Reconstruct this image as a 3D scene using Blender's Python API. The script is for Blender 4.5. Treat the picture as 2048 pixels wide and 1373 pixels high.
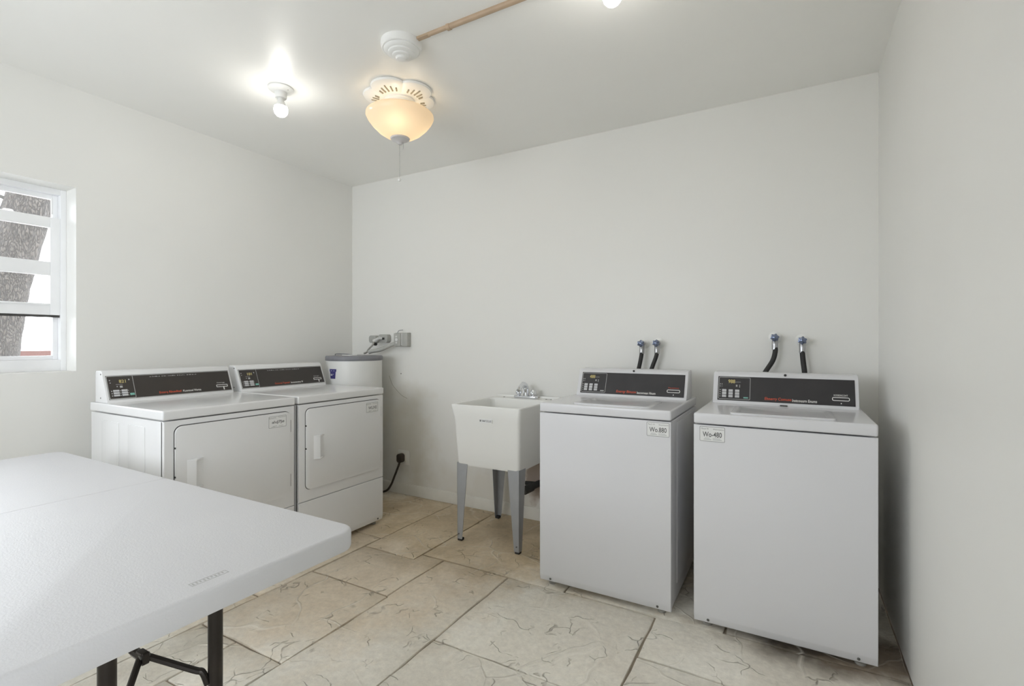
import bpy, bmesh, math, random
from mathutils import Vector, Matrix

for _o in list(bpy.data.objects):
    bpy.data.objects.remove(_o, do_unlink=True)
SC = bpy.context.scene
COL = SC.collection
random.seed(7)
PI = math.pi

# ---------------------------------------------------------------- camera
cam_d = bpy.data.cameras.new('camera')
cam_d.sensor_width = 36.0
cam_d.sensor_fit = 'HORIZONTAL'
cam_d.lens = 990.0 / 2048.0 * 36.0
cam_d.clip_start = 0.02
cam_d.clip_end = 200
cam = bpy.data.objects.new('camera', cam_d)
COL.objects.link(cam)
cam.location = (0, 0, 1.225)
cam.rotation_euler = (PI / 2, 0, math.atan(0.5665))
SC.camera = cam

# ---------------------------------------------------------------- world: bright overcast sky
SKY = 9.6
BULB = 70.0
BOWL_LAMP = 14.0
EXPOSURE = -0.06
world = bpy.data.worlds.new('overcast_sky')
SC.world = world
world.use_nodes = True
_wn = world.node_tree.nodes
_bg = _wn['Background']
_bg.inputs['Color'].default_value = (0.97, 0.955, 0.985, 1)
_bg.inputs['Strength'].default_value = SKY

SC.view_settings.view_transform = 'Standard'
SC.view_settings.look = 'None'
SC.view_settings.exposure = EXPOSURE
SC.view_settings.gamma = 1.0
SC.view_settings.use_curve_mapping = False
SC.cycles.diffuse_bounces = 8
SC.cycles.max_bounces = 14
SC.cycles.transparent_max_bounces = 12
SC.cycles.sample_clamp_indirect = 6.0
SC.cycles.use_denoising = True

# room dimensions (metres)
XL, XR, YB, YF, H = -3.335, 0.376, 3.065, -1.20, 2.585
WT = 0.22           # wall thickness
# side window opening
WY0, WY1, WZ0, WZ1 = -0.86, 1.155, 1.075, 2.056
# added window in the unseen wall behind the camera, for extra daylight
FX0, FX1, FZ0, FZ1 = -3.15, -1.05, 0.90, 2.15
# added glazed door, unseen in the right wall, brightens dryer fronts
RY0, RY1, RZ0, RZ1 = -1.08, -0.20, 0.0, 2.10


def portal(name, loc, rot, sx, sy):
    d = bpy.data.lights.new(name, 'AREA')
    d.shape = 'RECTANGLE'
    d.size, d.size_y = sx, sy
    d.cycles.is_portal = True
    o = bpy.data.objects.new(name, d)
    COL.objects.link(o)
    o.location = loc
    o.rotation_euler = rot
    return o


portal('window_light_portal', (XL - WT - 0.03, (WY0 + WY1) / 2, (WZ0 + WZ1) / 2), (0, -PI / 2, 0), WZ1 - WZ0, WY1 - WY0)
portal('added_door_light_portal', (XR + WT + 0.03, (RY0 + RY1) / 2, (RZ0 + RZ1) / 2), (0, PI / 2, 0), RZ1 - RZ0, RY1 - RY0)
portal('added_window_light_portal', ((FX0 + FX1) / 2, YF - WT - 0.03, (FZ0 + FZ1) / 2), (PI / 2, 0, 0), FX1 - FX0, FZ1 - FZ0)


# ---------------------------------------------------------------- materials
def new_mat(name):
    m = bpy.data.materials.new(name)
    m.use_nodes = True
    nt = m.node_tree
    return m, nt, nt.nodes['Principled BSDF']


def plain(name, col, rough=0.5, metal=0.0, var=0.0, vscale=3.0, bump=0.0, bscale=60.0, spec=0.5, coat=0.0):
    m, nt, b = new_mat(name)
    b.inputs['Base Color'].default_value = (*col, 1)
    b.inputs['Roughness'].default_value = rough
    b.inputs['Metallic'].default_value = metal
    b.inputs['Specular IOR Level'].default_value = spec
    b.inputs['Coat Weight'].default_value = coat
    N, L = nt.nodes, nt.links
    if var or bump:
        tc = N.new('ShaderNodeTexCoord')
    if var:
        n = N.new('ShaderNodeTexNoise')
        n.inputs['Scale'].default_value = vscale
        n.inputs['Detail'].default_value = 4
        r = N.new('ShaderNodeValToRGB')
        r.color_ramp.elements[0].position = 0.3
        r.color_ramp.elements[1].position = 0.7
        r.color_ramp.elements[0].color = (*[c * (1 - var) for c in col], 1)
        r.color_ramp.elements[1].color = (*[min(1, c * (1 + var * 0.5)) for c in col], 1)
        L.new(tc.outputs['Object'], n.inputs['Vector'])
        L.new(n.outputs['Fac'], r.inputs['Fac'])
        L.new(r.outputs['Color'], b.inputs['Base Color'])
    if bump:
        n2 = N.new('ShaderNodeTexNoise')
        n2.inputs['Scale'].default_value = bscale
        n2.inputs['Detail'].default_value = 3
        bp = N.new('ShaderNodeBump')
        bp.inputs['Strength'].default_value = bump
        bp.inputs['Distance'].default_value = 0.002
        L.new(tc.outputs['Object'], n2.inputs['Vector'])
        L.new(n2.outputs['Fac'], bp.inputs['Height'])
        L.new(bp.outputs['Normal'], b.inputs['Normal'])
    return m


def emit(name, col, strength):
    m = bpy.data.materials.new(name)
    m.use_nodes = True
    nt = m.node_tree
    nt.nodes.clear()
    e = nt.nodes.new('ShaderNodeEmission')
    e.inputs['Color'].default_value = (*col, 1)
    e.inputs['Strength'].default_value = strength
    o = nt.nodes.new('ShaderNodeOutputMaterial')
    nt.links.new(e.outputs[0], o.inputs[0])
    return m


def wall_back_mat():
    """painted wall with a yellowish stain, a tan area low down and a brown patch at the drain"""
    m, nt, b = new_mat('wall_paint_stained')
    N, L = nt.nodes, nt.links
    b.inputs['Roughness'].default_value = 0.45
    geo = N.new('ShaderNodeNewGeometry')
    noise = N.new('ShaderNodeTexNoise')
    noise.inputs['Scale'].default_value = 7.0
    noise.inputs['Detail'].default_value = 6
    L.new(geo.outputs['Position'], noise.inputs['Vector'])

    def blob(centre, radii, soft):
        mp = N.new('ShaderNodeVectorMath'); mp.operation = 'SUBTRACT'
        mp.inputs[1].default_value = centre
        L.new(geo.outputs['Position'], mp.inputs[0])
        dv = N.new('ShaderNodeVectorMath'); dv.operation = 'DIVIDE'
        dv.inputs[1].default_value = radii
        L.new(mp.outputs[0], dv.inputs[0])
        ln = N.new('ShaderNodeVectorMath'); ln.operation = 'LENGTH'
        L.new(dv.outputs[0], ln.inputs[0])
        ad = N.new('ShaderNodeMath'); ad.operation = 'ADD'
        L.new(ln.outputs['Value'], ad.inputs[0])
        sc = N.new('ShaderNodeMath'); sc.operation = 'MULTIPLY_ADD'
        sc.inputs[1].default_value = 1.6; sc.inputs[2].default_value = -0.8
        L.new(noise.outputs['Fac'], sc.inputs[0])
        L.new(sc.outputs[0], ad.inputs[1])
        mr = N.new('ShaderNodeMapRange')
        mr.inputs['From Min'].default_value = 1.0
        mr.inputs['From Max'].default_value = 1.0 - soft
        L.new(ad.outputs[0], mr.inputs['Value'])
        return mr.outputs['Result']

    base = (0.790, 0.785, 0.755, 1)
    cur = None
    for (c, r, s, colr, f) in (((-2.72, YB, 0.45), (0.34, 1, 0.50), 0.7, (0.66, 0.62, 0.53, 1), 0.55),
                               ((-2.0, YB, 0.10), (0.9, 1, 0.28), 0.7, (0.66, 0.62, 0.54, 1), 0.5),
                               ((-1.50, YB, 0.27), (0.14, 1, 0.17), 0.35, (0.30, 0.21, 0.16, 1), 0.75)):
        mx = N.new('ShaderNodeMix'); mx.data_type = 'RGBA'
        ml = N.new('ShaderNodeMath'); ml.operation = 'MULTIPLY'; ml.inputs[1].default_value = f
        L.new(blob(c, r, s), ml.inputs[0])
        L.new(ml.outputs[0], mx.inputs['Factor'])
        if cur is None:
            mx.inputs['A'].default_value = base
        else:
            L.new(cur, mx.inputs['A'])
        mx.inputs['B'].default_value = colr
        cur = mx.outputs['Result']
    L.new(cur, b.inputs['Base Color'])
    n2 = N.new('ShaderNodeTexNoise')
    n2.inputs['Scale'].default_value = 9
    L.new(geo.outputs['Position'], n2.inputs['Vector'])
    bp = N.new('ShaderNodeBump')
    bp.inputs['Strength'].default_value = 0.12
    bp.inputs['Distance'].default_value = 0.004
    L.new(n2.outputs['Fac'], bp.inputs['Height'])
    L.new(bp.outputs['Normal'], b.inputs['Normal'])
    return m


def slab_mat(name):
    """stamped concrete: mottled beige with raised veins, scratches and pits"""
    m, nt, b = new_mat(name)
    N, L = nt.nodes, nt.links
    geo = N.new('ShaderNodeNewGeometry')
    pos = geo.outputs['Position']

    def noise(scale, detail=5, rough=0.6, dist=0.0):
        n = N.new('ShaderNodeTexNoise')
        n.inputs['Scale'].default_value = scale
        n.inputs['Detail'].default_value = detail
        n.inputs['Roughness'].default_value = rough
        n.inputs['Distortion'].default_value = dist
        L.new(pos, n.inputs['Vector'])
        return n
    big = noise(2.6, 6, 0.62, 0.8)

    def ramp3(c0, c1, c2):
        ramp = N.new('ShaderNodeValToRGB')
        e = ramp.color_ramp.elements
        e[0].position, e[0].color = 0.30, (*c0, 1)
        e[1].position, e[1].color = 0.70, (*c2, 1)
        mid = e.new(0.5); mid.color = (*c1, 1)
        L.new(big.outputs['Fac'], ramp.inputs['Fac'])
        return ramp.outputs['Color']
    edge_n = noise(2.0, 5, 0.65)

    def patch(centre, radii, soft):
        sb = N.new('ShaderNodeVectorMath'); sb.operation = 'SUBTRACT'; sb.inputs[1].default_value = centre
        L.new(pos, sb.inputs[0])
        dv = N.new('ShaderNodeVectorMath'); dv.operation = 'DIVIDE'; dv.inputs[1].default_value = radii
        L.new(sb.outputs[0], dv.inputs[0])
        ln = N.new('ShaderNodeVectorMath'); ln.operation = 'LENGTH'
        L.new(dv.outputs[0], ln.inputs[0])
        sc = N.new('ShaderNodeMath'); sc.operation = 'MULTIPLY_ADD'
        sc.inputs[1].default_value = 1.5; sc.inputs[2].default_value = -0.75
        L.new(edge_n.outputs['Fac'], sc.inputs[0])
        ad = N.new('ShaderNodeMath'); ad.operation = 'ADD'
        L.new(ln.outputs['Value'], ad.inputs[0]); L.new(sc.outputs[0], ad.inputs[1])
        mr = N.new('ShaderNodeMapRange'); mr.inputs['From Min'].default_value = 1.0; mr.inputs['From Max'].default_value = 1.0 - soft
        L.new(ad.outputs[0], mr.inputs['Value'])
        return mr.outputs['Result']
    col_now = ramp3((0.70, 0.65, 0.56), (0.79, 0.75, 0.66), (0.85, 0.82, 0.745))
    for c, r, sft, tri in (((-2.20, 2.05, 0), (1.05, 1.05, 9), 0.40, ((0.62, 0.52, 0.395), (0.74, 0.64, 0.505), (0.80, 0.715, 0.59))),  # tan area: uneven warm light painted into the concrete colour
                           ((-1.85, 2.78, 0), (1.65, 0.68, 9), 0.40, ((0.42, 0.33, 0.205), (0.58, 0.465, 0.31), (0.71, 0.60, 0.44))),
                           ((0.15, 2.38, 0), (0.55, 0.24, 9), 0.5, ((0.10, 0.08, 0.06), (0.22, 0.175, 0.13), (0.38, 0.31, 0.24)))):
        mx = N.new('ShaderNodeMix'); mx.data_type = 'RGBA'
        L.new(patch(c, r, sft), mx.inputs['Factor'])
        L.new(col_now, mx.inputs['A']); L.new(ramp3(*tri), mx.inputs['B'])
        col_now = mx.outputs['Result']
    # warped coordinates for the veins
    warp = noise(1.6, 3, 0.5)
    wv = N.new('ShaderNodeVectorMath'); wv.operation = 'MULTIPLY_ADD'
    wv.inputs[1].default_value = (0.55, 0.55, 0.0)
    L.new(warp.outputs['Color'], wv.inputs[0])
    L.new(pos, wv.inputs[2])
    vor = N.new('ShaderNodeTexVoronoi'); vor.feature = 'DISTANCE_TO_EDGE'
    vor.inputs['Scale'].default_value = 3.1
    L.new(wv.outputs[0], vor.inputs['Vector'])
    vein = N.new('ShaderNodeMapRange')
    vein.inputs['From Min'].default_value = 0.020
    vein.inputs['From Max'].default_value = 0.0
    L.new(vor.outputs['Distance'], vein.inputs['Value'])
    mask = noise(2.1, 2, 0.5)
    mk = N.new('ShaderNodeMapRange')
    mk.inputs['From Min'].default_value = 0.46
    mk.inputs['From Max'].default_value = 0.56
    L.new(mask.outputs['Fac'], mk.inputs['Value'])
    veinm = N.new('ShaderNodeMath'); veinm.operation = 'MULTIPLY'
    L.new(vein.outputs[0], veinm.inputs[0]); L.new(mk.outputs[0], veinm.inputs[1])
    # scratches / pits : stretched fine voronoi
    sv = N.new('ShaderNodeVectorMath'); sv.operation = 'MULTIPLY_ADD'
    sv.inputs[1].default_value = (0.30, 0.30, 0.0)
    w2 = noise(5.0, 3, 0.5)
    L.new(w2.outputs['Color'], sv.inputs[0]); L.new(pos, sv.inputs[2])
    v2 = N.new('ShaderNodeTexVoronoi'); v2.feature = 'DISTANCE_TO_EDGE'
    v2.inputs['Scale'].default_value = 8.0
    L.new(sv.outputs[0], v2.inputs['Vector'])
    scr = N.new('ShaderNodeMapRange')
    scr.inputs['From Min'].default_value = 0.022
    scr.inputs['From Max'].default_value = 0.004
    L.new(v2.outputs['Distance'], scr.inputs['Value'])
    mask2 = noise(6.5, 3, 0.6)
    mk2 = N.new('ShaderNodeMapRange')
    mk2.inputs['From Min'].default_value = 0.53
    mk2.inputs['From Max'].default_value = 0.62
    L.new(mask2.outputs['Fac'], mk2.inputs['Value'])
    scrm = N.new('ShaderNodeMath'); scrm.operation = 'MULTIPLY'
    L.new(scr.outputs[0], scrm.inputs[0]); L.new(mk2.outputs[0], scrm.inputs[1])
    # colour
    fine = noise(38, 4, 0.7)
    fm = N.new('ShaderNodeMix'); fm.data_type = 'RGBA'; fm.blend_type = 'MULTIPLY'
    fr = N.new('ShaderNodeMapRange')
    fr.inputs['From Min'].default_value = 0.3; fr.inputs['From Max'].default_value = 0.7
    fr.inputs['To Min'].default_value = 0.87; fr.inputs['To Max'].default_value = 1.06
    L.new(fine.outputs['Fac'], fr.inputs['Value'])
    fm.inputs['Factor'].default_value = 1.0
    L.new(col_now, fm.inputs['A']); L.new(fr.outputs[0], fm.inputs['B'])
    m1 = N.new('ShaderNodeMix'); m1.data_type = 'RGBA'
    f1 = N.new('ShaderNodeMath'); f1.operation = 'MULTIPLY'; f1.inputs[1].default_value = 0.42
    L.new(scrm.outputs[0], f1.inputs[0]); L.new(f1.outputs[0], m1.inputs['Factor'])
    L.new(fm.outputs['Result'], m1.inputs['A'])
    m1.inputs['B'].default_value = (0.22, 0.18, 0.13, 1)
    m2 = N.new('ShaderNodeMix'); m2.data_type = 'RGBA'
    f2 = N.new('ShaderNodeMath'); f2.operation = 'MULTIPLY'; f2.inputs[1].default_value = 0.5
    L.new(veinm.outputs[0], f2.inputs[0]); L.new(f2.outputs[0], m2.inputs['Factor'])
    L.new(m1.outputs['Result'], m2.inputs['A'])
    m2.inputs['B'].default_value = (0.88, 0.84, 0.75, 1)
    L.new(m2.outputs['Result'], b.inputs['Base Color'])
    b.inputs['Roughness'].default_value = 0.55
    # relief
    mid_n = noise(9, 5, 0.6)
    h1 = N.new('ShaderNodeMath'); h1.operation = 'MULTIPLY_ADD'; h1.inputs[1].default_value = 0.55
    L.new(veinm.outputs[0], h1.inputs[0]); L.new(mid_n.outputs['Fac'], h1.inputs[2])
    h2 = N.new('ShaderNodeMath'); h2.operation = 'MULTIPLY_ADD'; h2.inputs[1].default_value = -0.8
    L.new(scrm.outputs[0], h2.inputs[0]); L.new(h1.outputs[0], h2.inputs[2])
    bp = N.new('ShaderNodeBump')
    bp.inputs['Strength'].default_value = 0.85
    bp.inputs['Distance'].default_value = 0.008
    L.new(h2.outputs[0], bp.inputs['Height'])
    L.new(bp.outputs['Normal'], b.inputs['Normal'])
    return m


def bark_mat():
    m, nt, b = new_mat('bark')
    N, L = nt.nodes, nt.links
    tc = N.new('ShaderNodeTexCoord')
    mp = N.new('ShaderNodeMapping'); mp.inputs['Scale'].default_value = (1, 1, 0.55)
    L.new(tc.outputs['Object'], mp.inputs['Vector'])
    v = N.new('ShaderNodeTexVoronoi'); v.feature = 'DISTANCE_TO_EDGE'; v.inputs['Scale'].default_value = 42
    n = N.new('ShaderNodeTexNoise'); n.inputs['Scale'].default_value = 14; n.inputs['Detail'].default_value = 6
    ad = N.new('ShaderNodeVectorMath'); ad.operation = 'MULTIPLY_ADD'; ad.inputs[1].default_value = (0.16,) * 3
    L.new(n.outputs['Color'], ad.inputs[0]); L.new(mp.outputs[0], ad.inputs[2])
    L.new(ad.outputs[0], v.inputs['Vector'])
    r = N.new('ShaderNodeValToRGB')
    r.color_ramp.elements[0].color = (0.018, 0.014, 0.011, 1)
    r.color_ramp.elements[0].position = 0.02
    r.color_ramp.elements[1].color = (0.085, 0.073, 0.063, 1)
    r.color_ramp.elements[1].position = 0.22
    L.new(v.outputs['Distance'], r.inputs['Fac'])
    L.new(r.outputs['Color'], b.inputs['Base Color'])
    b.inputs['Roughness'].default_value = 0.85
    bp = N.new('ShaderNodeBump'); bp.inputs['Strength'].default_value = 1.0; bp.inputs['Distance'].default_value = 0.02
    L.new(v.outputs['Distance'], bp.inputs['Height'])
    L.new(bp.outputs['Normal'], b.inputs['Normal'])
    return m


def glass_mat():
    """clean window glass: sees through, mirrors at grazing angles"""
    m = bpy.data.materials.new('window_glass')
    m.use_nodes = True
    nt = m.node_tree
    nt.nodes.clear()
    N, L = nt.nodes, nt.links
    tr = N.new('ShaderNodeBsdfTransparent')
    tr.inputs['Color'].default_value = (0.93, 0.96, 0.97, 1)
    gl = N.new('ShaderNodeBsdfGlossy'); gl.inputs['Roughness'].default_value = 0.02
    df = N.new('ShaderNodeBsdfDiffuse'); df.inputs['Color'].default_value = (0.8, 0.85, 0.9, 1)
    fz = N.new('ShaderNodeFresnel'); fz.inputs['IOR'].default_value = 1.45
    mx = N.new('ShaderNodeMixShader')
    L.new(fz.outputs[0], mx.inputs[0]); L.new(tr.outputs[0], mx.inputs[1]); L.new(gl.outputs[0], mx.inputs[2])
    dirt = N.new('ShaderNodeMixShader'); dirt.inputs[0].default_value = 0.05   # dusty pane
    L.new(mx.outputs[0], dirt.inputs[1]); L.new(df.outputs[0], dirt.inputs[2])
    o = N.new('ShaderNodeOutputMaterial')
    L.new(dirt.outputs[0], o.inputs[0])
    return m


def bowl_mat():
    """frosted cream glass: light scatters through the shell"""
    m = bpy.data.materials.new('frosted_bowl_glass')
    m.use_nodes = True
    nt = m.node_tree
    nt.nodes.clear()
    N, L = nt.nodes, nt.links
    t = N.new('ShaderNodeBsdfTranslucent'); t.inputs['Color'].default_value = (0.60, 0.51, 0.395, 1)
    d = N.new('ShaderNodeBsdfDiffuse'); d.inputs['Color'].default_value = (0.90, 0.83, 0.70, 1)
    g = N.new('ShaderNodeBsdfGlossy'); g.inputs['Roughness'].default_value = 0.25
    m1 = N.new('ShaderNodeMixShader'); m1.inputs[0].default_value = 0.45
    L.new(t.outputs[0], m1.inputs[1]); L.new(d.outputs[0], m1.inputs[2])
    m2 = N.new('ShaderNodeMixShader'); m2.inputs[0].default_value = 0.04
    L.new(m1.outputs[0], m2.inputs[1]); L.new(g.outputs[0], m2.inputs[2])
    o = N.new('ShaderNodeOutputMaterial')
    L.new(m2.outputs[0], o.inputs[0])
    return m


M = {}
M['wall'] = plain('wall_paint', (0.79, 0.785, 0.755), 0.45, var=0.02, vscale=1.5, bump=0.10, bscale=9)
M['wall_back'] = wall_back_mat()
M['ceiling'] = plain('ceiling_paint', (0.875, 0.87, 0.84), 0.40, var=0.02, vscale=1.2, bump=0.10, bscale=7)
M['base'] = plain('baseboard_paint', (0.74, 0.72, 0.66), 0.5, var=0.06, vscale=9)
M['grout'] = plain('slab_joint', (0.36, 0.31, 0.245), 0.9, var=0.3, vscale=12)
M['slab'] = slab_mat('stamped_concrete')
M['enamel'] = plain('white_enamel', (0.67, 0.67, 0.69), 0.22, bump=0.03, bscale=30, coat=0.2)
M['enamel_d'] = plain('white_dryer_enamel', (0.735, 0.735, 0.735), 0.24, bump=0.03, bscale=30, coat=0.2)
M['dark'] = plain('black_rubber', (0.022, 0.021, 0.02), 0.6, var=0.2, vscale=20)
M['gap'] = plain('dark_gasket', (0.05, 0.048, 0.045), 0.7, var=0.2, vscale=20)
M['panel'] = plain('dark_control_panel', (0.030, 0.028, 0.030), 0.42, var=0.12, vscale=10)
M['panel_d'] = plain('brown_black_control_panel', (0.038, 0.032, 0.028), 0.42, var=0.12, vscale=10)
M['outline'] = plain('grey_print', (0.42, 0.42, 0.41), 0.5, var=0.05)
M['key'] = plain('grey_key', (0.55, 0.55, 0.56), 0.5, var=0.08, vscale=60)
M['red'] = plain('orange_red_print', (0.62, 0.085, 0.035), 0.5, var=0.05)
M['whiteprint'] = plain('white_print', (0.80, 0.79, 0.76), 0.5, var=0.05)
M['green'] = plain('green_key', (0.20, 0.45, 0.38), 0.5, var=0.05)
M['digits'] = emit('lit_digits', (0.85, 0.74, 0.32), 0.55)
M['sticker'] = plain('label_sticker', (0.74, 0.74, 0.73), 0.45, var=0.02)
M['ink'] = plain('label_ink', (0.09, 0.09, 0.09), 0.6, var=0.05)
M['inkgrey'] = plain('label_ink_grey', (0.22, 0.22, 0.22), 0.6, var=0.05)
M['screw'] = plain('screw_metal', (0.16, 0.16, 0.155), 0.4, 0.8, var=0.2, vscale=60)
M['foot'] = plain('grey_plastic_foot', (0.35, 0.34, 0.31), 0.6, var=0.2, vscale=30)
M['tub'] = plain('white_tub_plastic', (0.80, 0.80, 0.775), 0.38, var=0.02, bump=0.05, bscale=60)
M['legsteel'] = plain('grey_painted_steel', (0.36, 0.37, 0.385), 0.42, 0.25, var=0.07, vscale=14)
M['chrome'] = plain('chrome', (0.80, 0.81, 0.84), 0.13, 1.0, var=0.03)
M['dullmetal'] = plain('dull_nickel', (0.46, 0.46, 0.47), 0.3, 1.0, var=0.1, vscale=40)
M['blueknob'] = plain('blue_grey_valve_handle', (0.17, 0.20, 0.28), 0.22, 0.9, var=0.2, vscale=40)
M['greybox'] = plain('grey_box_plastic', (0.42, 0.42, 0.395), 0.45, var=0.08, vscale=25)
M['heater'] = plain('heater_enamel', (0.72, 0.72, 0.70), 0.32, var=0.03, vscale=5)
M['heatercap'] = plain('grey_heater_rim', (0.20, 0.20, 0.22), 0.4, var=0.1, vscale=14)
M['bluelabel'] = plain('blue_label', (0.045, 0.04, 0.17), 0.4, var=0.08)
M['table'] = plain('white_table_plastic', (0.64, 0.64, 0.655), 0.50, var=0.015, vscale=3, bump=0.25, bscale=260)
M['tableleg'] = plain('dark_bronze_steel', (0.035, 0.029, 0.025), 0.33, 0.55, var=0.2, vscale=15)
M['whiteplastic'] = plain('white_fixture_plastic', (0.83, 0.83, 0.81), 0.33, var=0.02)
M['finial'] = plain('white_metal_finial', (0.60, 0.58, 0.58), 0.4, var=0.03)
M['slot'] = plain('vent_slot', (0.36, 0.32, 0.24), 0.8, var=0.1)
M['bulb'] = emit('glowing_bulb', (1.0, 0.97, 0.91), BULB)
M['warmlamp'] = emit('glowing_warm_lamp', (1.0, 0.83, 0.60), BOWL_LAMP)
M['bowl'] = bowl_mat()
M['raceway'] = plain('tan_raceway', (0.47, 0.345, 0.235), 0.45, var=0.08, vscale=12)
M['brownplug'] = plain('brown_plug', (0.055, 0.042, 0.033), 0.5, var=0.2, vscale=30)
M['sash'] = plain('window_white_aluminium', (0.88, 0.885, 0.895), 0.35, var=0.03, vscale=8)
M['glass'] = glass_mat()
M['bark'] = bark_mat()
M['twig'] = plain('twig_bark', (0.05, 0.045, 0.04), 0.8, var=0.2, vscale=30)
M['ground'] = plain('pale_dry_ground', (0.78, 0.76, 0.72), 0.9, var=0.2, vscale=1.5)
M['fence'] = plain('terracotta_wall', (0.075, 0.030, 0.022), 0.8, var=0.15, vscale=6)
M['house'] = plain('pale_stucco', (0.13, 0.115, 0.10), 0.8, var=0.06, vscale=3)
M['chain'] = plain('grey_chain', (0.42, 0.42, 0.41), 0.35, 0.7, var=0.1, vscale=50)
M['doorwood'] = plain('rear_trim_white', (0.78, 0.78, 0.76), 0.4, var=0.02)
M['scuff'] = plain('wall_scuff', (0.47, 0.45, 0.39), 0.7, var=0.1, vscale=30)


# ---------------------------------------------------------------- mesh helpers
def add_box(bm, x0, x1, y0, y1, z0, z1, bev=0.0, seg=2):
    r = bmesh.ops.create_cube(bm, size=1.0)
    vs = r['verts']
    for v in vs:
        v.co = Vector(((x0 + x1) / 2 + v.co.x * (x1 - x0), (y0 + y1) / 2 + v.co.y * (y1 - y0), (z0 + z1) / 2 + v.co.z * (z1 - z0)))
    if bev:
        es = list({e for v in vs for e in v.link_edges})
        bmesh.ops.bevel(bm, geom=es, offset=bev, segments=seg, profile=0.6, affect='EDGES')


def frame_to(d):
    d = Vector(d).normalized()
    up = Vector((0, 0, 1)) if abs(d.z) < 0.95 else Vector((1, 0, 0))
    a = d.cross(up).normalized()
    b = d.cross(a).normalized()
    return a, b


def add_tube(bm, pts, rad, seg=10, cap=True):
    """tube through pts; rad a number or a list"""
    pts = [Vector(p) for p in pts]
    n = len(pts)
    rads = rad if isinstance(rad, (list, tuple)) else [rad] * n
    rings = []
    a = None
    for i in range(n):
        t = (pts[min(i + 1, n - 1)] - pts[max(i - 1, 0)]).normalized()
        if a is None:
            a, b = frame_to(t)
        else:
            a = (a - t * a.dot(t)).normalized()
        b = t.cross(a)
        rings.append([bm.verts.new(pts[i] + (a * math.cos(2 * PI * k / seg) + b * math.sin(2 * PI * k / seg)) * rads[i]) for k in range(seg)])
    for i in range(n - 1):
        for k in range(seg):
            k2 = (k + 1) % seg
            bm.faces.new((rings[i][k], rings[i][k2], rings[i + 1][k2], rings[i + 1][k]))
    if cap:
        bm.faces.new(list(reversed(rings[0])))
        bm.faces.new(rings[-1])


def smooth_path(pts, n=8):
    P = [Vector(p) for p in pts]
    P = [P[0] * 2 - P[1]] + P + [P[-1] * 2 - P[-2]]
    out = []
    for i in range(1, len(P) - 2):
        for k in range(n):
            t = k / n
            p0, p1, p2, p3 = P[i - 1], P[i], P[i + 1], P[i + 2]
            out.append(0.5 * ((2 * p1) + (p2 - p0) * t + (2 * p0 - 5 * p1 + 4 * p2 - p3) * t * t + (3 * p1 - p0 - 3 * p2 + p3) * t ** 3))
    out.append(P[-2])
    return out


def add_cyl(bm, p0, p1, r0, r1=None, seg=20):
    add_tube(bm, [p0, p1], [r0, r0 if r1 is None else r1], seg)


def add_lathe(bm, prof, seg=40, centre=(0, 0, 0), axis='Z', mod=None):
    """prof: list of (radius, height); closed at ends when radius is 0"""
    c = Vector(centre)

    def place(r, h, th):
        if mod:
            r = mod(r, th)
        x, y = r * math.cos(th), r * math.sin(th)
        if axis == 'Z':
            return c + Vector((x, y, h))
        if axis == 'Y':
            return c + Vector((x, h, y))
        return c + Vector((h, x, y))
    rings = []
    for r, h in prof:
        if r < 1e-6:
            rings.append([bm.verts.new(place(0, h, 0))])
        else:
            rings.append([bm.verts.new(place(r, h, 2 * PI * k / seg)) for k in range(seg)])
    for i in range(len(rings) - 1):
        A, B = rings[i], rings[i + 1]
        for k in range(seg):
            k2 = (k + 1) % seg
            if len(A) == 1 and len(B) == 1:
                continue
            if len(A) == 1:
                bm.faces.new((A[0], B[k2], B[k]))
            elif len(B) == 1:
                bm.faces.new((A[k], A[k2], B[0]))
            else:
                bm.faces.new((A[k], A[k2], B[k2], B[k]))


def add_prism(bm, poly, a0, a1, plane='yz', bev=0.0, seg=2):
    """extrude polygon lying in `plane` along the third axis from a0 to a1"""
    def P(u, v, w):
        return {'yz': (w, u, v), 'xz': (u, w, v), 'xy': (u, v, w)}[plane]
    A = [bm.verts.new(P(u, v, a0)) for u, v in poly]
    B = [bm.verts.new(P(u, v, a1)) for u, v in poly]
    n = len(poly)
    fs = [bm.faces.new(A), bm.faces.new(list(reversed(B)))]
    for i in range(n):
        j = (i + 1) % n
        fs.append(bm.faces.new((A[j], A[i], B[i], B[j])))
    if bev:
        es = list({e for f in fs[:2] for e in f.edges})
        bmesh.ops.bevel(bm, geom=es, offset=bev, segments=seg, profile=0.6, affect='EDGES')


def rrect(x0, x1, y0, y1, r, n=5, corners=(1, 1, 1, 1)):
    """rounded rectangle outline, counter-clockwise from lower left corner"""
    out = []
    for (cx, cy, a0, on, px, py) in ((x0 + r, y0 + r, PI, corners[0], x0, y0), (x1 - r, y0 + r, 1.5 * PI, corners[1], x1, y0),
                                     (x1 - r, y1 - r, 0, corners[2], x1, y1), (x0 + r, y1 - r, 0.5 * PI, corners[3], x0, y1)):
        if on:
            for k in range(n + 1):
                t = a0 + k / n * PI / 2
                out.append((cx + r * math.cos(t), cy + r * math.sin(t)))
        else:
            out.append((px, py))
    return out


def add_loft(bm, rings, cap0=True, cap1=True):
    R = [[bm.verts.new(p) for p in ring] for ring in rings]
    n = len(R[0])
    for i in range(len(R) - 1):
        for k in range(n):
            k2 = (k + 1) % n
            bm.faces.new((R[i][k], R[i][k2], R[i + 1][k2], R[i + 1][k]))
    if cap0:
        bm.faces.new(list(reversed(R[0])))
    if cap1:
        bm.faces.new(R[-1])


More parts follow.
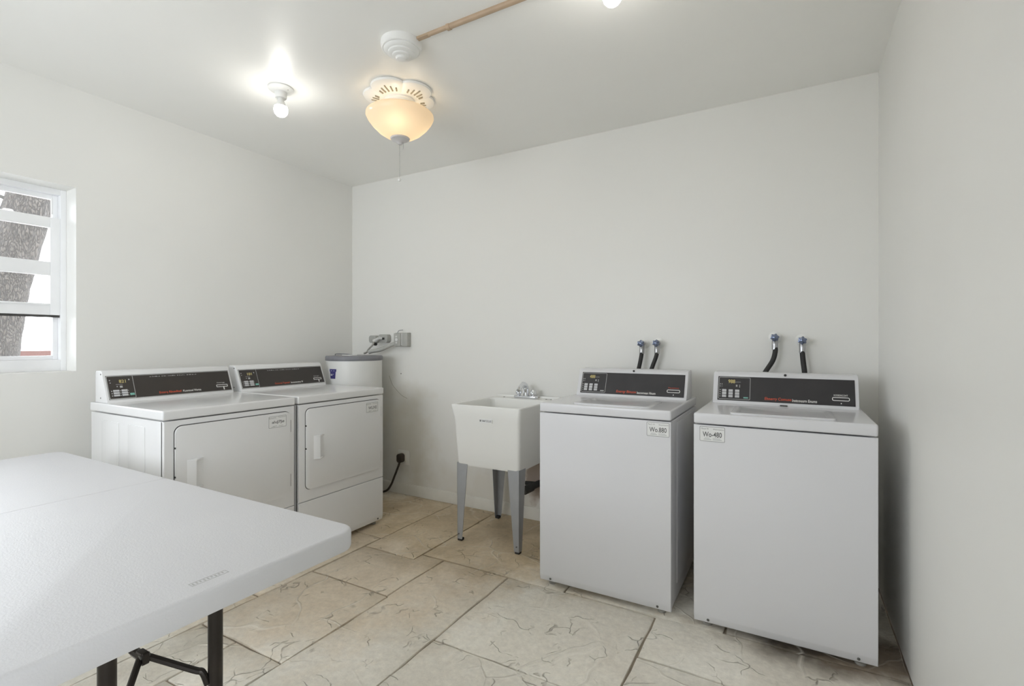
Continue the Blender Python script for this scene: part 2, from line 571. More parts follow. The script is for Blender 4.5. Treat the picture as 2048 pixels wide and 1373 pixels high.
def add_ring_outline(bm, outer, inner, y0, y1):
    """flat frame between two outlines in the xz plane, thickness y0..y1 (front y0)"""
    n = len(outer)
    fo = [bm.verts.new((u, y0, v)) for u, v in outer]
    fi = [bm.verts.new((u, y0, v)) for u, v in inner]
    bo = [bm.verts.new((u, y1, v)) for u, v in outer]
    bi = [bm.verts.new((u, y1, v)) for u, v in inner]
    for i in range(n):
        j = (i + 1) % n
        bm.faces.new((fo[i], fo[j], fi[j], fi[i]))
        bm.faces.new((bo[j], bo[i], bi[i], bi[j]))
        bm.faces.new((fo[j], fo[i], bo[i], bo[j]))
        bm.faces.new((fi[i], fi[j], bi[j], bi[i]))


def link_mesh(name, me, parent=None, loc=(0, 0, 0), rot=(0, 0, 0)):
    o = bpy.data.objects.new(name, me)
    COL.objects.link(o)
    o.location = loc
    o.rotation_euler = rot
    if parent is not None:
        o.parent = parent
    return o


def obj(name, bm, mat, parent=None, loc=(0, 0, 0), rot=(0, 0, 0), smooth=True, angle=35):
    me = bpy.data.meshes.new(name)
    bmesh.ops.recalc_face_normals(bm, faces=bm.faces[:])
    bm.to_mesh(me)
    bm.free()
    me.materials.append(mat)
    if smooth:
        for p in me.polygons:
            p.use_smooth = True
        me.set_sharp_from_angle(angle=math.radians(angle))
    return link_mesh(name, me, parent, loc, rot)


def B():
    return bmesh.new()


def tag(o, label, cat, group=None):
    o['label'] = label
    o['category'] = cat
    if group:
        o['group'] = group
    return o


def thing(name, label, cat, loc=(0, 0, 0), rotz=0.0, group=None):
    o = bpy.data.objects.new(name, None)
    o.empty_display_size = 0.1
    COL.objects.link(o)
    o.location = loc
    o.rotation_euler = (0, 0, rotz)
    return tag(o, label, cat, group)


def struct(o):
    o['kind'] = 'structure'
    return o


def boxobj(name, mat, x0, x1, y0, y1, z0, z1, parent=None, bev=0.0, seg=2, loc=(0, 0, 0), rot=(0, 0, 0)):
    bm = B()
    add_box(bm, x0, x1, y0, y1, z0, z1, bev, seg)
    return obj(name, bm, mat, parent, loc, rot)


def lettering(s, x0, x1, z0, z1, y, mat, parent, name='lettering', bold=0.0, shear=0.0, ext=0.0003):
    """flat print of the string s fitted to a box on the xz plane, facing -y"""
    cu = bpy.data.curves.new('text_curve', 'FONT')
    cu.body = s
    cu.size = 1.0
    cu.offset = bold
    cu.shear = shear
    cu.resolution_u = 3
    tmp = bpy.data.objects.new('text_tmp', cu)
    COL.objects.link(tmp)
    bpy.context.view_layer.update()
    dg = bpy.context.evaluated_depsgraph_get()
    me = bpy.data.meshes.new_from_object(tmp.evaluated_get(dg))
    bpy.data.objects.remove(tmp, do_unlink=True)
    bpy.data.curves.remove(cu)
    xs = [v.co.x for v in me.vertices]
    ys = [v.co.y for v in me.vertices]
    ax, bx, ay, by = min(xs), max(xs), min(ys), max(ys)
    for v in me.vertices:
        u = (v.co.x - ax) / (bx - ax)
        w = (v.co.y - ay) / (by - ay)
        v.co = Vector((x0 + u * (x1 - x0), y, z0 + w * (z1 - z0)))
    me.name = name
    me.materials.clear()
    me.materials.append(mat)
    return link_mesh(name, me, parent)


def bars(rects, y, mat, parent, name='fine_print', th=0.0004):
    bm = B()
    for (x0, x1, z0, z1) in rects:
        add_box(bm, x0, x1, y - th, y, z0, z1)
    return obj(name, bm, mat, parent, smooth=False)


# ================================================================ the room shell
def wall_with_hole(name, mat, axis, pos0, pos1, a0, a1, h0, h1, z0, z1):
    """wall slab with a rectangular opening; axis 'x': slab spans pos0..pos1 in x and a0..a1 in y"""
    bm = B()
    for (p, q, c, d) in ((a0, h0, 0, H), (h1, a1, 0, H), (h0, h1, 0, z0), (h0, h1, z1, H)):
        if axis == 'x':
            add_box(bm, pos0, pos1, p, q, c, d)
        else:
            add_box(bm, p, q, pos0, pos1, c, d)
    bmesh.ops.remove_doubles(bm, verts=bm.verts[:], dist=1e-5)
    # drop the faces where the four blocks meet
    seen = {}
    for f in bm.faces[:]:
        c = f.calc_center_median()
        k = (round(c.x, 3), round(c.y, 3), round(c.z, 3))
        if k in seen:
            seen[k].append(f)
        else:
            seen[k] = [f]
    dead = [f for fs in seen.values() if len(fs) > 1 for f in fs]
    if dead:
        bmesh.ops.delete(bm, geom=dead, context='FACES_ONLY')
    return struct(obj(name, bm, mat, smooth=False))


wall_with_hole('wall_left', M['wall'], 'x', XL - WT, XL, YF - WT, YB + WT, WY0, WY1, WZ0, WZ1)
wall_with_hole('wall_front', M['wall'], 'y', YF - WT, YF, XL, XR, FX0, FX1, FZ0, FZ1)
struct(boxobj('wall_back', M['wall_back'], XL, XR + WT, YB, YB + WT, 0, H))
wall_with_hole('wall_right', M['wall'], 'x', XR, XR + WT, YF - WT, YB, RY0, RY1, RZ0, RZ1)
struct(boxobj('ceiling', M['ceiling'], XL - WT, XR + WT, YF - WT, YB + WT, H, H + 0.15))
floor = struct(boxobj('floor', M['grout'], XL - WT, XR + WT, YF - WT, YB + WT, -0.16, -0.010))

# baseboard on the back wall, low painted strip with a rounded top
bm = B()
add_prism(bm, [(YB, 0.0), (YB - 0.011, 0.0), (YB - 0.011, 0.074), (YB - 0.006, 0.083), (YB, 0.085)], XL, XR, 'yz')
struct(obj('baseboard_back', bm, M['base']))


# ---------------------------------------------------------------- floor: stamped stone slabs
def slab(poly, gap=0.007):
    g = gap / 2
    n = len(poly)
    cs = []
    for i in range(n):            # inset every corner of the (counter-clockwise, axis-aligned) outline
        p0, p, p1 = Vector(poly[i - 1]), Vector(poly[i]), Vector(poly[(i + 1) % n])
        d0, d1 = (p - p0).normalized(), (p1 - p).normalized()
        cs.append(p + Vector((-d0.y, d0.x)) * g + Vector((-d1.y, d1.x)) * g)
    pts = []
    for i in range(n):
        p, q = cs[i], cs[(i + 1) % n]
        k_ = max(1, int((q - p).length / 0.09))
        d = (q - p).normalized()
        nrm = Vector((-d.y, d.x))
        for k in range(k_):
            j = random.uniform(-0.0015, 0.004)
            pts.append(p.lerp(q, k / k_) + nrm * j + (d * random.uniform(0, 0.004) if k == 0 else d * 0))
    zt = random.uniform(-0.0015, 0.0)
    bm = B()
    f = bm.faces.new([bm.verts.new((p.x, p.y, zt)) for p in pts])
    r = bmesh.ops.extrude_face_region(bm, geom=[f])
    for v in [g_ for g_ in r['geom'] if isinstance(g_, bmesh.types.BMVert)]:
        v.co.z -= 0.012
    es = [e for e in bm.edges if all(abs(v.co.z - zt) < 1e-6 for v in e.verts)]
    bmesh.ops.bevel(bm, geom=es, offset=0.0028, segments=1, affect='EDGES')
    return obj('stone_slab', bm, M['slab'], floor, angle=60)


def R4(x0, x1, y0, y1):
    return [(x0, y0), (x1, y0), (x1, y1), (x0, y1)]


SLABS = [
    R4(-3.335, -2.245, 2.30, 3.065), R4(-3.335, -2.245, 1.48, 2.30), R4(-3.335, -2.245, 0.70, 1.48),
    R4(-2.245, -1.865, 2.165, 3.065), R4(-1.865, -0.98, 2.238, 3.065), R4(-0.98, -0.25, 2.245, 3.065), R4(-0.25, 0.376, 2.262, 3.065),
    [(-2.245, 1.786), (-1.71, 1.786), (-1.71, 2.238), (-1.865, 2.238), (-1.865, 2.165), (-2.245, 2.165)], R4(-2.245, -1.70, 1.212, 1.786),
    [(-1.70, 0.95), (-1.292, 0.95), (-1.292, 2.238), (-1.71, 2.238), (-1.71, 1.786), (-1.70, 1.786)],
    R4(-1.292, -0.532, 1.622, 2.242), R4(-1.292, -0.532, 0.80, 1.622),
    R4(-0.532, 0.376, 1.922, 2.258), R4(-0.532, 0.376, 1.10, 1.922),
    R4(-2.245, -1.985, 0.45, 1.212), R4(-1.985, -1.70, 0.95, 1.212), R4(-1.985, -1.292, 0.30, 0.95),
    R4(-3.335, -2.245, -0.20, 0.70), R4(-2.245, -1.985, -0.20, 0.45), R4(-1.985, -1.292, -0.60, 0.30),
    R4(-1.292, -0.40, -0.10, 0.80), R4(-0.40, 0.376, 0.25, 1.10), R4(-0.532, -0.40, 0.80, 1.10),
    R4(-3.335, -1.985, -1.2, -0.20), R4(-1.985, -0.90, -1.2, -0.60), R4(-1.292, -0.90, -0.60, -0.10),
    R4(-0.90, 0.376, -1.2, -0.60), R4(-0.90, -0.40, -0.60, -0.10), R4(-0.40, 0.376, -0.60, 0.25),
]
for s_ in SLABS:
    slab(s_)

# ================================================================ window on the left wall
win = bpy.data.objects.new('window_1', None)
COL.objects.link(win)
win.location = (XL - 0.12, WY0, WZ0)
struct(win)
WW, WH = WY1 - WY0, WZ1 - WZ0            # local: x out (towards -X is outside), y along wall, z up
FD = 0.07                                 # frame depth


def wbox(name, mat, y0, y1, z0, z1, x0, x1, parent=win, bev=0.003):
    return boxobj(name, mat, x0, x1, y0, y1, z0, z1, parent, bev)


def rect_frame(name, y0, y1, z0, z1, w, x0, x1, parent, wt=None, wb=None, mat=None):
    bm = B()
    wt = wt or w
    wb = wb or w
    add_box(bm, x0, x1, y0, y0 + w, z0, z1, 0.003)
    add_box(bm, x0, x1, y1 - w, y1, z0, z1, 0.003)
    add_box(bm, x0 + 0.001, x1 - 0.001, y0 + w, y1 - w, z0, z0 + wb, 0.002)
    add_box(bm, x0 + 0.001, x1 - 0.001, y0 + w, y1 - w, z1 - wt, z1, 0.002)
    return obj(name, bm, mat or M['sash'], parent)


UW = 0.995                                # one window unit; two units side by side, a mullion between
rect_frame('window_frame', 0.0, WW, 0.0, WH, 0.026, -FD, 0.0, win, wt=0.03, wb=0.060)
wbox('mullion', M['sash'], UW, WW - UW, 0.060, WH - 0.03, -FD + 0.002, -0.0005)
for u0 in (0.0, WW - UW):
    u1 = u0 + UW
    # fixed upper light, set back
    up = rect_frame('upper_sash', u0 + 0.026, u1 - 0.026, 0.80, WH - 0.03, 0.024, -0.055, -0.030, win)
    wbox('pane', M['glass'], u0 + 0.05, u1 - 0.05, 0.824, WH - 0.054, -0.044, -0.040, up, 0)
    # raised sash in front with two panes and a middle rail
    sash = rect_frame('sliding_sash', u0 + 0.026, u1 - 0.026, 0.300, 0.824, 0.042, -0.028, -0.002, win, wt=0.055, wb=0.062)
    wbox('middle_rail', M['sash'], u0 + 0.068, u1 - 0.068, 0.512, 0.585, -0.027, -0.001, sash)
    wbox('pane', M['glass'], u0 + 0.066, u1 - 0.066, 0.584, 0.770, -0.017, -0.013, sash, 0)
    wbox('pane', M['glass'], u0 + 0.066, u1 - 0.066, 0.361, 0.513, -0.017, -0.013, sash, 0)
    wbox('sash_gasket', M['gap'], u0 + 0.03, u1 - 0.03, 0.288, 0.2995, -0.024, -0.004, sash, 0)
    wbox('lift_lip', M['sash'], u0 + 0.24, u1 - 0.072, 0.352, 0.358, -0.004, 0.004, sash, 0.001)
    low = rect_frame('lower_sash', u0 + 0.026, u1 - 0.026, 0.060, 0.34, 0.022, -0.058, -0.034, win)
    wbox('pane', M['glass'], u0 + 0.048, u1 - 0.048, 0.082, 0.318, -0.048, -0.044, low, 0)
    wbox('sash_latch', M['sash'], u1 - 0.066, u1 - 0.058, 0.84, 0.93, -0.004, 0.005, up, 0.002)

# unseen window added behind the camera for its daylight
added_win = bpy.data.objects.new('added_rear_window', None)
COL.objects.link(added_win)
added_win.location = (FX0, YF - 0.12, FZ0)
struct(added_win)
bm = B()
W2, H2 = FX1 - FX0, FZ1 - FZ0
for (a, b_, c, d) in ((0, 0.05, 0, H2), (W2 - 0.05, W2, 0, H2), (0.05, W2 - 0.05, 0, 0.05), (0.05, W2 - 0.05, H2 - 0.05, H2), (W2 / 2 - 0.02, W2 / 2 + 0.02, 0.05, H2 - 0.05)):
    add_box(bm, a, b_, -0.05, 0.0, c, d, 0.002)
fr2 = obj('window_frame', bm, M['sash'], added_win)
for a, b_ in ((0.05, W2 / 2 - 0.02), (W2 / 2 + 0.02, W2 - 0.05)):
    boxobj('pane', M['glass'], a, b_, -0.028, -0.024, 0.05, H2 - 0.05, fr2)

door = bpy.data.objects.new('added_glazed_door', None)  # unseen glazed door, added to light the dryer fronts and left wall
COL.objects.link(door)
door.location = (XR + 0.12, RY0, RZ0)
struct(door)
fr3 = rect_frame('added_door_frame', 0, RY1 - RY0, 0, RZ1 - RZ0, 0.045, -0.02, 0.06, door, wb=0.03)
lf = rect_frame('added_door_leaf', 0.047, RY1 - RY0 - 0.047, 0.032, RZ1 - RZ0 - 0.047, 0.07, 0.0, 0.04, door, wb=0.16)
boxobj('pane', M['glass'], 0.018, 0.022, 0.117, RY1 - RY0 - 0.117, 0.192, RZ1 - RZ0 - 0.117, lf)
bm = B()
add_cyl(bm, (0.0, 0.082, 1.0), (-0.045, 0.082, 1.0), 0.008)
add_tube(bm, smooth_path([(-0.045, 0.078, 1.0), (-0.048, 0.12, 1.0), (-0.045, 0.19, 0.998)], 5), 0.008, 10)
obj('door_handle', bm, M['chrome'], lf)

# ================================================================ outside
gr = struct(boxobj('ground', M['ground'], -30, XL - WT - 0.001, -20, 25, -0.40, -0.30))
tag(boxobj('boundary_wall', M['fence'], -9.0, -8.75, -8, 16, -0.30, 1.12, None, 0.01), 'low terracotta boundary wall outside the window', 'wall')
tree = thing('tree', 'rough grey-brown tree trunk leaning past the window', 'tree', (-5.25, 1.20, -0.30))
bm = B()
prof = [(0.0, 0.0, 0.0, 0.27), (0.0, 0.02, 0.35, 0.20), (0.0, 0.06, 0.9, 0.165), (0.0, 0.112, 1.49, 0.155), (0.0, 0.17, 1.92, 0.150), (0.0, 0.222, 2.165, 0.148), (0, 0.337, 2.71, 0.140), (0, 0.46, 3.3, 0.13), (0.1, 0.62, 4.2, 0.11), (0.2, 0.68, 5.2, 0.06)]
path = smooth_path([p[:3] for p in prof], 6)
rr = []
for i in range(len(prof) - 1):
    for k in range(6):
        rr.append(prof[i][3] + (prof[i + 1][3] - prof[i][3]) * k / 6)
rr.append(prof[-1][3])
add_tube(bm, path, rr, 28)
for v in bm.verts:
    v.co += Vector((random.uniform(-1, 1), random.uniform(-1, 1), random.uniform(-1, 1))) * 0.006
obj('trunk', bm, M['bark'], tree)
random.seed(21)
for (base, d, ln) in (((0.0, 0.30, 2.60), (0.1, -0.9, 0.25), 1.2), ((0, 0.40, 3.0), (0.1, -0.9, -0.25), 1.2), ((0.0, 0.45, 3.3), (0.1, 0.9, 0.35), 0.9)):
    bm = B()
    p = Vector(base)
    dv = Vector(d).normalized()
    pts = [p]
    for k in range(7):
        p = p + dv * ln / 7
        dv = (dv + Vector((random.uniform(-.25, .25), random.uniform(-.25, .25), random.uniform(-.2, .3)))).normalized()
        pts.append(p)
    add_tube(bm, pts, [0.016 - 0.0018 * k for k in range(8)], 8)
    for k in (2, 3, 5):
        q = pts[k]
        dd = (Vector((random.uniform(-.3, .3), random.uniform(-1, .4), random.uniform(.2, 1)))).normalized()
        add_tube(bm, [q, q + dd * 0.25, q + dd * 0.42 + Vector((0, 0.03, 0.06))], [0.006, 0.004, 0.002], 6)
    obj('branch', bm, M['twig'], tree)


# ================================================================ laundry machines
def control_console(root, x0, x1, yf, yt, yb, z0, z1, enamel):
    """white sloped console housing; profile in yz"""
    bm = B()
    prof = [(yf, z0), (yt, z1 - 0.022), (yt + 0.006, z1 - 0.008), (yt + 0.02, z1), (yb - 0.01, z1), (yb, z1 - 0.01), (yb, z0)]
    add_prism(bm, prof, x0, x1, 'yz', 0.004)
    o = obj('console', bm, enamel, root)
    return o


def control_panel(root, x0, x1, yf, yt, z0, z1, zt, pz0, pz1, mat, spec):
    """dark printed panel laid on the slope; local frame: x width, z up the slope, -y outwards"""
    tilt = math.atan2(yt - yf, (z1 - 0.022) - z0)
    k = (pz0 - z0) / ((z1 - 0.022) - z0)
    org = Vector((x0, yf + (yt - yf) * k, pz0))
    Hh = (pz1 - pz0) / math.cos(tilt)
    Wd = x1 - x0
    bm = B()
    add_box(bm, 0, Wd, -0.0022, 0.001, 0, Hh, 0.0008, 1)
    pn = obj('control_panel', bm, mat, root, org, (-tilt, 0, 0))
    ysurf = -0.0024
    sc = lambda z: (z - pz0) / math.cos(tilt)
    # outlined keypad window
    dx0, dx1, dz0, dz1 = [v for v in spec['box']]
    bm = B()
    add_ring_outline(bm, rrect(dx0 - x0, dx1 - x0, sc(dz0), sc(dz1), 0.005, 3), rrect(dx0 - x0 + 0.0022, dx1 - x0 - 0.0022, sc(dz0) + 0.0022, sc(dz1) - 0.0022, 0.0035, 3), ysurf - 0.0004, ysurf)
    obj('keypad_outline', bm, M['outline'], pn)
    for (a, b_, c, d) in spec['keys']:
        bm = B()
        add_box(bm, a - x0, b_ - x0, ysurf - 0.002, ysurf + 0.0005, sc(c), sc(d), 0.0006, 1)
        obj('key', bm, M['key'], pn)
    if spec.get('green'):
        a, b_, c, d = spec['green']
        bm = B()
        add_box(bm, a - x0, b_ - x0, ysurf - 0.002, ysurf + 0.0005, sc(c), sc(d), 0.0006, 1)
        g = obj('start_key', bm, M['green'] if spec.get('isgreen', True) else M['outline'], pn)
    s, a, b_, c, d = spec['digits']
    o = lettering(s, a - x0, b_ - x0, sc(c), sc(d), ysurf - 0.0002, M['digits'], pn, 'display_digits', 0.01)
    bars([(a - x0, b_ - x0, sc(c), sc(d)) for a, b_, c, d in spec['marks']], ysurf, M['outline'], pn, 'panel_marks')['kind'] = 'stuff'
    s, a, b_, c, d = spec['red']
    lettering(s, a - x0, b_ - x0, sc(c), sc(d), ysurf - 0.0002, M['red'], pn, 'red_lettering', 0.012, 0.1)
    s, a, b_, c, d = spec['white']
    lettering(s, a - x0, b_ - x0, sc(c), sc(d), ysurf - 0.0002, M['whiteprint'], pn, 'white_lettering', 0.012, 0.1)
    s, a, b_, c, d = spec['slottext']
    lettering(s, a - x0, b_ - x0, sc(c), sc(d), ysurf - 0.0002, M['red'] if spec.get('slotred') else M['whiteprint'], pn, 'slot_lettering', 0.0)
    a, b_, c, d = spec['slot']
    bm = B()
    add_ring_outline(bm, rrect(a - x0, b_ - x0, sc(c), sc(d), spec.get('slotr', 0.0065), 4), rrect(a - x0 + 0.003, b_ - x0 - 0.003, sc(c) + 0.003, sc(d) - 0.003, spec.get('slotr', 0.0065) * 0.5, 4), ysurf - 0.0006, ysurf)
    obj('slot_outline', bm, M['whiteprint'], pn)
    if spec.get('slotstem'):
        a, b_, c, d = spec['slotstem']
        bars([(a - x0, b_ - x0, sc(c), sc(d))], ysurf, M['whiteprint'], pn, 'slot_arrow')
    return pn


def sticker(root, x0, x1, z0, z1, y, word, wbold, wbox, tops, lines):
    bm = B()
    poly = rrect(x0, x1, z0, z1, 0.004, 3)
    add_prism(bm, poly, y - 0.0006, y + 0.0005, 'xz')
    st = obj('label', bm, M['sticker'], root)
    ys = y - 0.0007
    bm = B()
    add_ring_outline(bm, poly, rrect(x0 + 0.0016, x1 - 0.0016, z0 + 0.0016, z1 - 0.0016, 0.003, 3), ys - 0.0003, ys)
    obj('label_border', bm, M['inkgrey'], st)
    a, b_, c, d = wbox
    lettering(word, a, b_, c, d, ys - 0.0002, M['ink'], st, 'label_lettering', wbold)
    for (s, a, b_, c, d) in tops:
        lettering(s, a, b_, c, d, ys - 0.0002, M['inkgrey'], st, 'label_heading')
    bars(lines, ys, M['inkgrey'], st, 'label_fine_print', 0.0003)
    return st


def screw(root, x, y, z, r=0.0055, mat=None):
    bm = B()
    add_lathe(bm, [(0, -0.003), (r * 0.7, -0.0028), (r, -0.001), (r, 0.002)], 12, (x, y, z), 'Y')
    return obj('screw', bm, mat or M['screw'], root)


def machine_foot(root, x, y, h):
    bm = B()
    add_lathe(bm, [(0, 0), (0.019, 0), (0.019, 0.010), (0.008, 0.014), (0.008, h + 0.01)], 14, (x, y, 0))
    return obj('foot', bm, M['foot'], root)


def front_sheet(name, root, x0, x1, z0, z1, y, mat, lip=False, th=0.02):
    bm = B()
    if lip:
        prof = [(y, z1), (y, z0 + 0.030), (y + 0.006, z0), (y + th, z0), (y + th, z1)]
    else:
        prof = [(y, z1), (y, z0), (y + th, z0), (y + th, z1)]
    add_prism(bm, prof, x0, x1, 'yz')
    es = [e for e in bm.edges if all(v.co.y < y + 0.0075 for v in e.verts)]
    bmesh.ops.bevel(bm, geom=es, offset=0.004, segments=3, profile=0.6, affect='EDGES')
    return obj(name, bm, mat, root)


# ---------------- dryers (local: x along the front, -y is the front, front plane y = 0)
def dryer(label, loc, spec, stick):
    E = M['enamel_d']
    r = thing('dryer', label, 'dryer', loc, PI / 2, 'dryers against the left wall')
    W, D = 0.672, 0.715
    boxobj('cabinet', E, 0.006, W - 0.006, 0.012, D, 0.030, 0.873, r, 0.004)
    front_sheet('upper_front_panel', r, 0.006, W - 0.006, 0.318, 0.8735, 0.0, E)
    front_sheet('lower_front_panel', r, 0.006, W - 0.006, 0.028, 0.3135, 0.0, E, True)
    bm = B()
    add_box(bm, 0, W, -0.002, D, 0.8785, 0.922, 0.009, 4)
    obj('top_panel', bm, E, r)
    # pressed panels on the left side sheet
    for (a, b_, c) in ((0.165, 0.325, 0.838), (0.415, 0.595, 0.838)):
        bm = B()
        add_box(bm, 0.0035, 0.010, a, b_, 0.10, c, 0.0028, 2)
        obj('pressed_side_panel', bm, E, r)
    boxobj('side_seam', M['gap'], 0.0052, 0.0075, 0.021, 0.0225, 0.04, 0.872, r)
    # door: dark gap, then the door plate
    bm = B()
    add_prism(bm, rrect(0.0455, 0.6385, 0.3795, 0.8505, 0.034, 6), -0.0012, 0.004, 'xz')
    obj('door_gasket', bm, M['gap'], r)
    bm = B()
    add_prism(bm, rrect(0.0485, 0.6360, 0.3820, 0.8470, 0.032, 6), -0.010, 0.002, 'xz', 0.003)
    door = obj('door', bm, E, r)
    bm = B()
    prof = [(0.0, -0.0095), (0.030, -0.028), (0.034, -0.028), (0.034, -0.0125), (0.040, -0.0115), (0.072, -0.0112), (0.072, -0.0095)]
    add_prism(bm, [(0.097 + u, v) for u, v in prof], 0.556, 0.681, 'xy', 0.0008, 1)
    for z in (0.5495, 0.6795):
        add_prism(bm, [(0.097 + u, v) for u, v in [(0.0, -0.0095), (0.030, -0.0285), (0.036, -0.0285), (0.072, -0.0135), (0.072, -0.0095)]], z, z + 0.008, 'xy', 0.0008, 1)
    obj('door_handle', bm, E, door)
    for z in (0.465, 0.765):
        bm = B()
        add_cyl(bm, (0.6385, -0.003, z - 0.033), (0.6385, -0.003, z + 0.033), 0.0042, None, 10)
        obj('hinge', bm, M['gap'], r)
    for z in (0.75, 0.619):
        boxobj('latch_notch', M['dark'], 0.0462, 0.0500, -0.0104, 0.0, z - 0.004, z + 0.004, r)
    sticker(door, *stick)
    for a in (0.05, W - 0.05):
        for b_ in (0.05, D - 0.05):
            machine_foot(r, a, b_, 0.03)
    for a in (0.052, W - 0.052):
        screw(r, a, 0.0015, 0.043)
    c = control_console(r, 0.014, W - 0.014, 0.555, 0.612, 0.69, 0.922, 1.083, E)
    for z in (0.945, 1.065):
        bm = B()
        add_lathe(bm, [(0, -0.0015), (0.004, -0.001), (0.004, 0.001)], 10, (0.014, 0.630, z), 'X')
        obj('screw', bm, M['screw'], r)
    control_panel(r, 0.024, 0.650, 0.555, 0.612, 0.922, 1.083, 0, 0.937, 1.056, M['panel_d'], spec)
    bm = B()
    add_ring_outline(bm, rrect(0, 0.626, 0, 0.126, 0.004, 3), rrect(0.0025, 0.6235, 0.0025, 0.1235, 0.003, 3), -0.0030, -0.0005)
    t = math.atan2(0.057, 0.139)
    obj('panel_trim', bm, M['outline'], r, (0.024, 0.555 + 0.057 * (0.015 / 0.139), 0.937), (-t, 0, 0))
    return r


def dryer_spec(digits, red, white, slottext):
    keys = []
    for i in range(2):
        for j in range(3):
            keys.append((0.046 + i * 0.036, 0.072 + i * 0.036, 0.952 + j * 0.0115, 0.961 + j * 0.0115))
    marks = [(0.036, 0.041, 1.030, 1.035), (0.037, 0.042, 1.018, 1.022), (0.062, 0.092, 1.010, 1.0115), (0.064, 0.069, 0.998, 1.003), (0.078, 0.090, 0.994, 1.004), (0.120, 0.126, 1.030, 1.036)]
    for j in range(3):
        marks += [(0.037, 0.042, 0.953 + j * 0.0115, 0.958 + j * 0.0115), (0.075, 0.079, 0.953 + j * 0.0115, 0.958 + j * 0.0115), (0.110, 0.113, 0.953 + j * 0.0115, 0.957 + j * 0.0115)]
    x = 0.22
    random.seed(5)
    while x < 0.46:
        w = random.choice((0.004, 0.005, 0.009, 0.003))
        marks.append((x, x + w, 1.040, 1.040 + random.choice((0.003, 0.004, 0.002))))
        x += w + random.choice((0.003, 0.005, 0.009))
    return dict(box=(0.026, 0.142, 0.9395, 1.0535), keys=keys, green=(0.117, 0.137, 0.953, 0.964),
                digits=(digits, 0.078, 0.108, 1.018, 1.034), marks=marks,
                red=(red, 0.252, 0.364, 0.9465, 0.961), white=(white, 0.372, 0.470, 0.949, 0.960),
                slottext=(slottext, 0.567, 0.613, 0.981, 0.988), slot=(0.561, 0.628, 0.960, 0.974), slotr=0.003,
                slotstem=(0.600, 0.606, 0.944, 0.960))


def dryer_sticker(word, head1, head2):
    return (0.504, 0.608, 0.770, 0.832, -0.0100, word, 0.012, (0.522, 0.596, 0.789, 0.808),
            [(head1, 0.507, 0.545, 0.819, 0.826), (head2, 0.560, 0.603, 0.822, 0.828)],
            [(0.527, 0.552, 0.778, 0.7795), (0.562, 0.590, 0.777, 0.7785), (0.518, 0.541, 0.7745, 0.7755)])


dryer('left dryer beside the folding table, its flat pressed side panels facing the window', (-2.425, 1.143, 0),
      dryer_spec('821', 'Enterq Rbuadbad', 'PLcontonel Wertna', 'Sentrogs'), dryer_sticker('aluJ7Jø', 'ROUCTI', 'Tuecanoe'))
dryer('right dryer in the corner beside the water heater, whole door and lower panel in view', (-2.425, 1.833, 0),
      dryer_spec('101', 'Gonnoal Tqonarl', 'Ieocomecttna W', 'Sentogor'), dryer_sticker('WLIXE', 'ROOTI', 'Cannoen'))


# ---------------- top-loading washers (local: front plane y = 0)
def washer(label, loc, spec, stick, lidpts):
    E = M['enamel']
    r = thing('washing_machine', label, 'washing machine', loc, 0, 'top loading washers along the back wall')
    W, D = 0.648, 0.665
    boxobj('cabinet', E, 0.003, W - 0.003, 0.012, D, 0.030, 0.872, r, 0.006, 3)
    front_sheet('front_panel', r, 0.0, W, 0.026, 0.8735, 0.0, E, True)
    bm = B()
    add_box(bm, 0.0, W, -0.002, D - 0.004, 0.8785, 0.9235, 0.009, 4)
    obj('top_panel', bm, E, r)
    boxobj('side_panel', E, W - 0.0045, W - 0.0005, 0.14, D - 0.08, 0.10, 0.855, r, 0.002)
    # hinged lid, slightly proud, with a shallow pressed field
    bm = B()
    p, q = lidpts
    R0 = [(x, y, 0.9225) for x, y in rrect(p, q, 0.030, 0.300, 0.02, 4)]
    R1 = [(x, y, 0.9275) for x, y in rrect(p, q, 0.030, 0.300, 0.02, 4)]
    R2 = [(x, y, 0.9295) for x, y in rrect(p + 0.003, q - 0.003, 0.033, 0.297, 0.018, 4)]
    R3 = [(x, y, 0.9295) for x, y in rrect(p + 0.022, q - 0.022, 0.052, 0.280, 0.016, 4)]
    R4 = [(x, y, 0.9268) for x, y in rrect(p + 0.030, q - 0.030, 0.060, 0.272, 0.012, 4)]
    add_loft(bm, [R0, R1, R2, R3, R4])
    obj('lid', bm, E, r)
    for a in (0.05, W - 0.05):
        for b_ in (0.05, D - 0.06):
            machine_foot(r, a, b_, 0.03)
    for a in (0.058, W - 0.060):
        screw(r, a, 0.0022, 0.040)
    screw(r, W * 0.527, 0.4985, 1.0675, 0.006, M['dark'])
    if spec.get('catch'):
        bm = B()
        add_box(bm, 0.32, 0.352, 0.436, 0.446, 0.9235, 0.9275, 0.001, 1)
        obj('lid_catch', bm, M['dark'], r)
    bm = B()
    add_lathe(bm, [(0, 0.0015), (0.006, 0.001), (0.006, -0.003)], 10, (W - 0.0005, D - 0.10, 0.83), 'X')
    obj('screw', bm, M['foot'], r)
    control_console(r, 0.018, W - 0.014, 0.445, 0.497, 0.600, 0.9235, 1.077, E)
    control_panel(r, 0.040, 0.620, 0.445, 0.497, 0.9235, 1.077, 0, 0.937, 1.0535, M['panel'], spec)
    sticker(r, *stick)
    return r


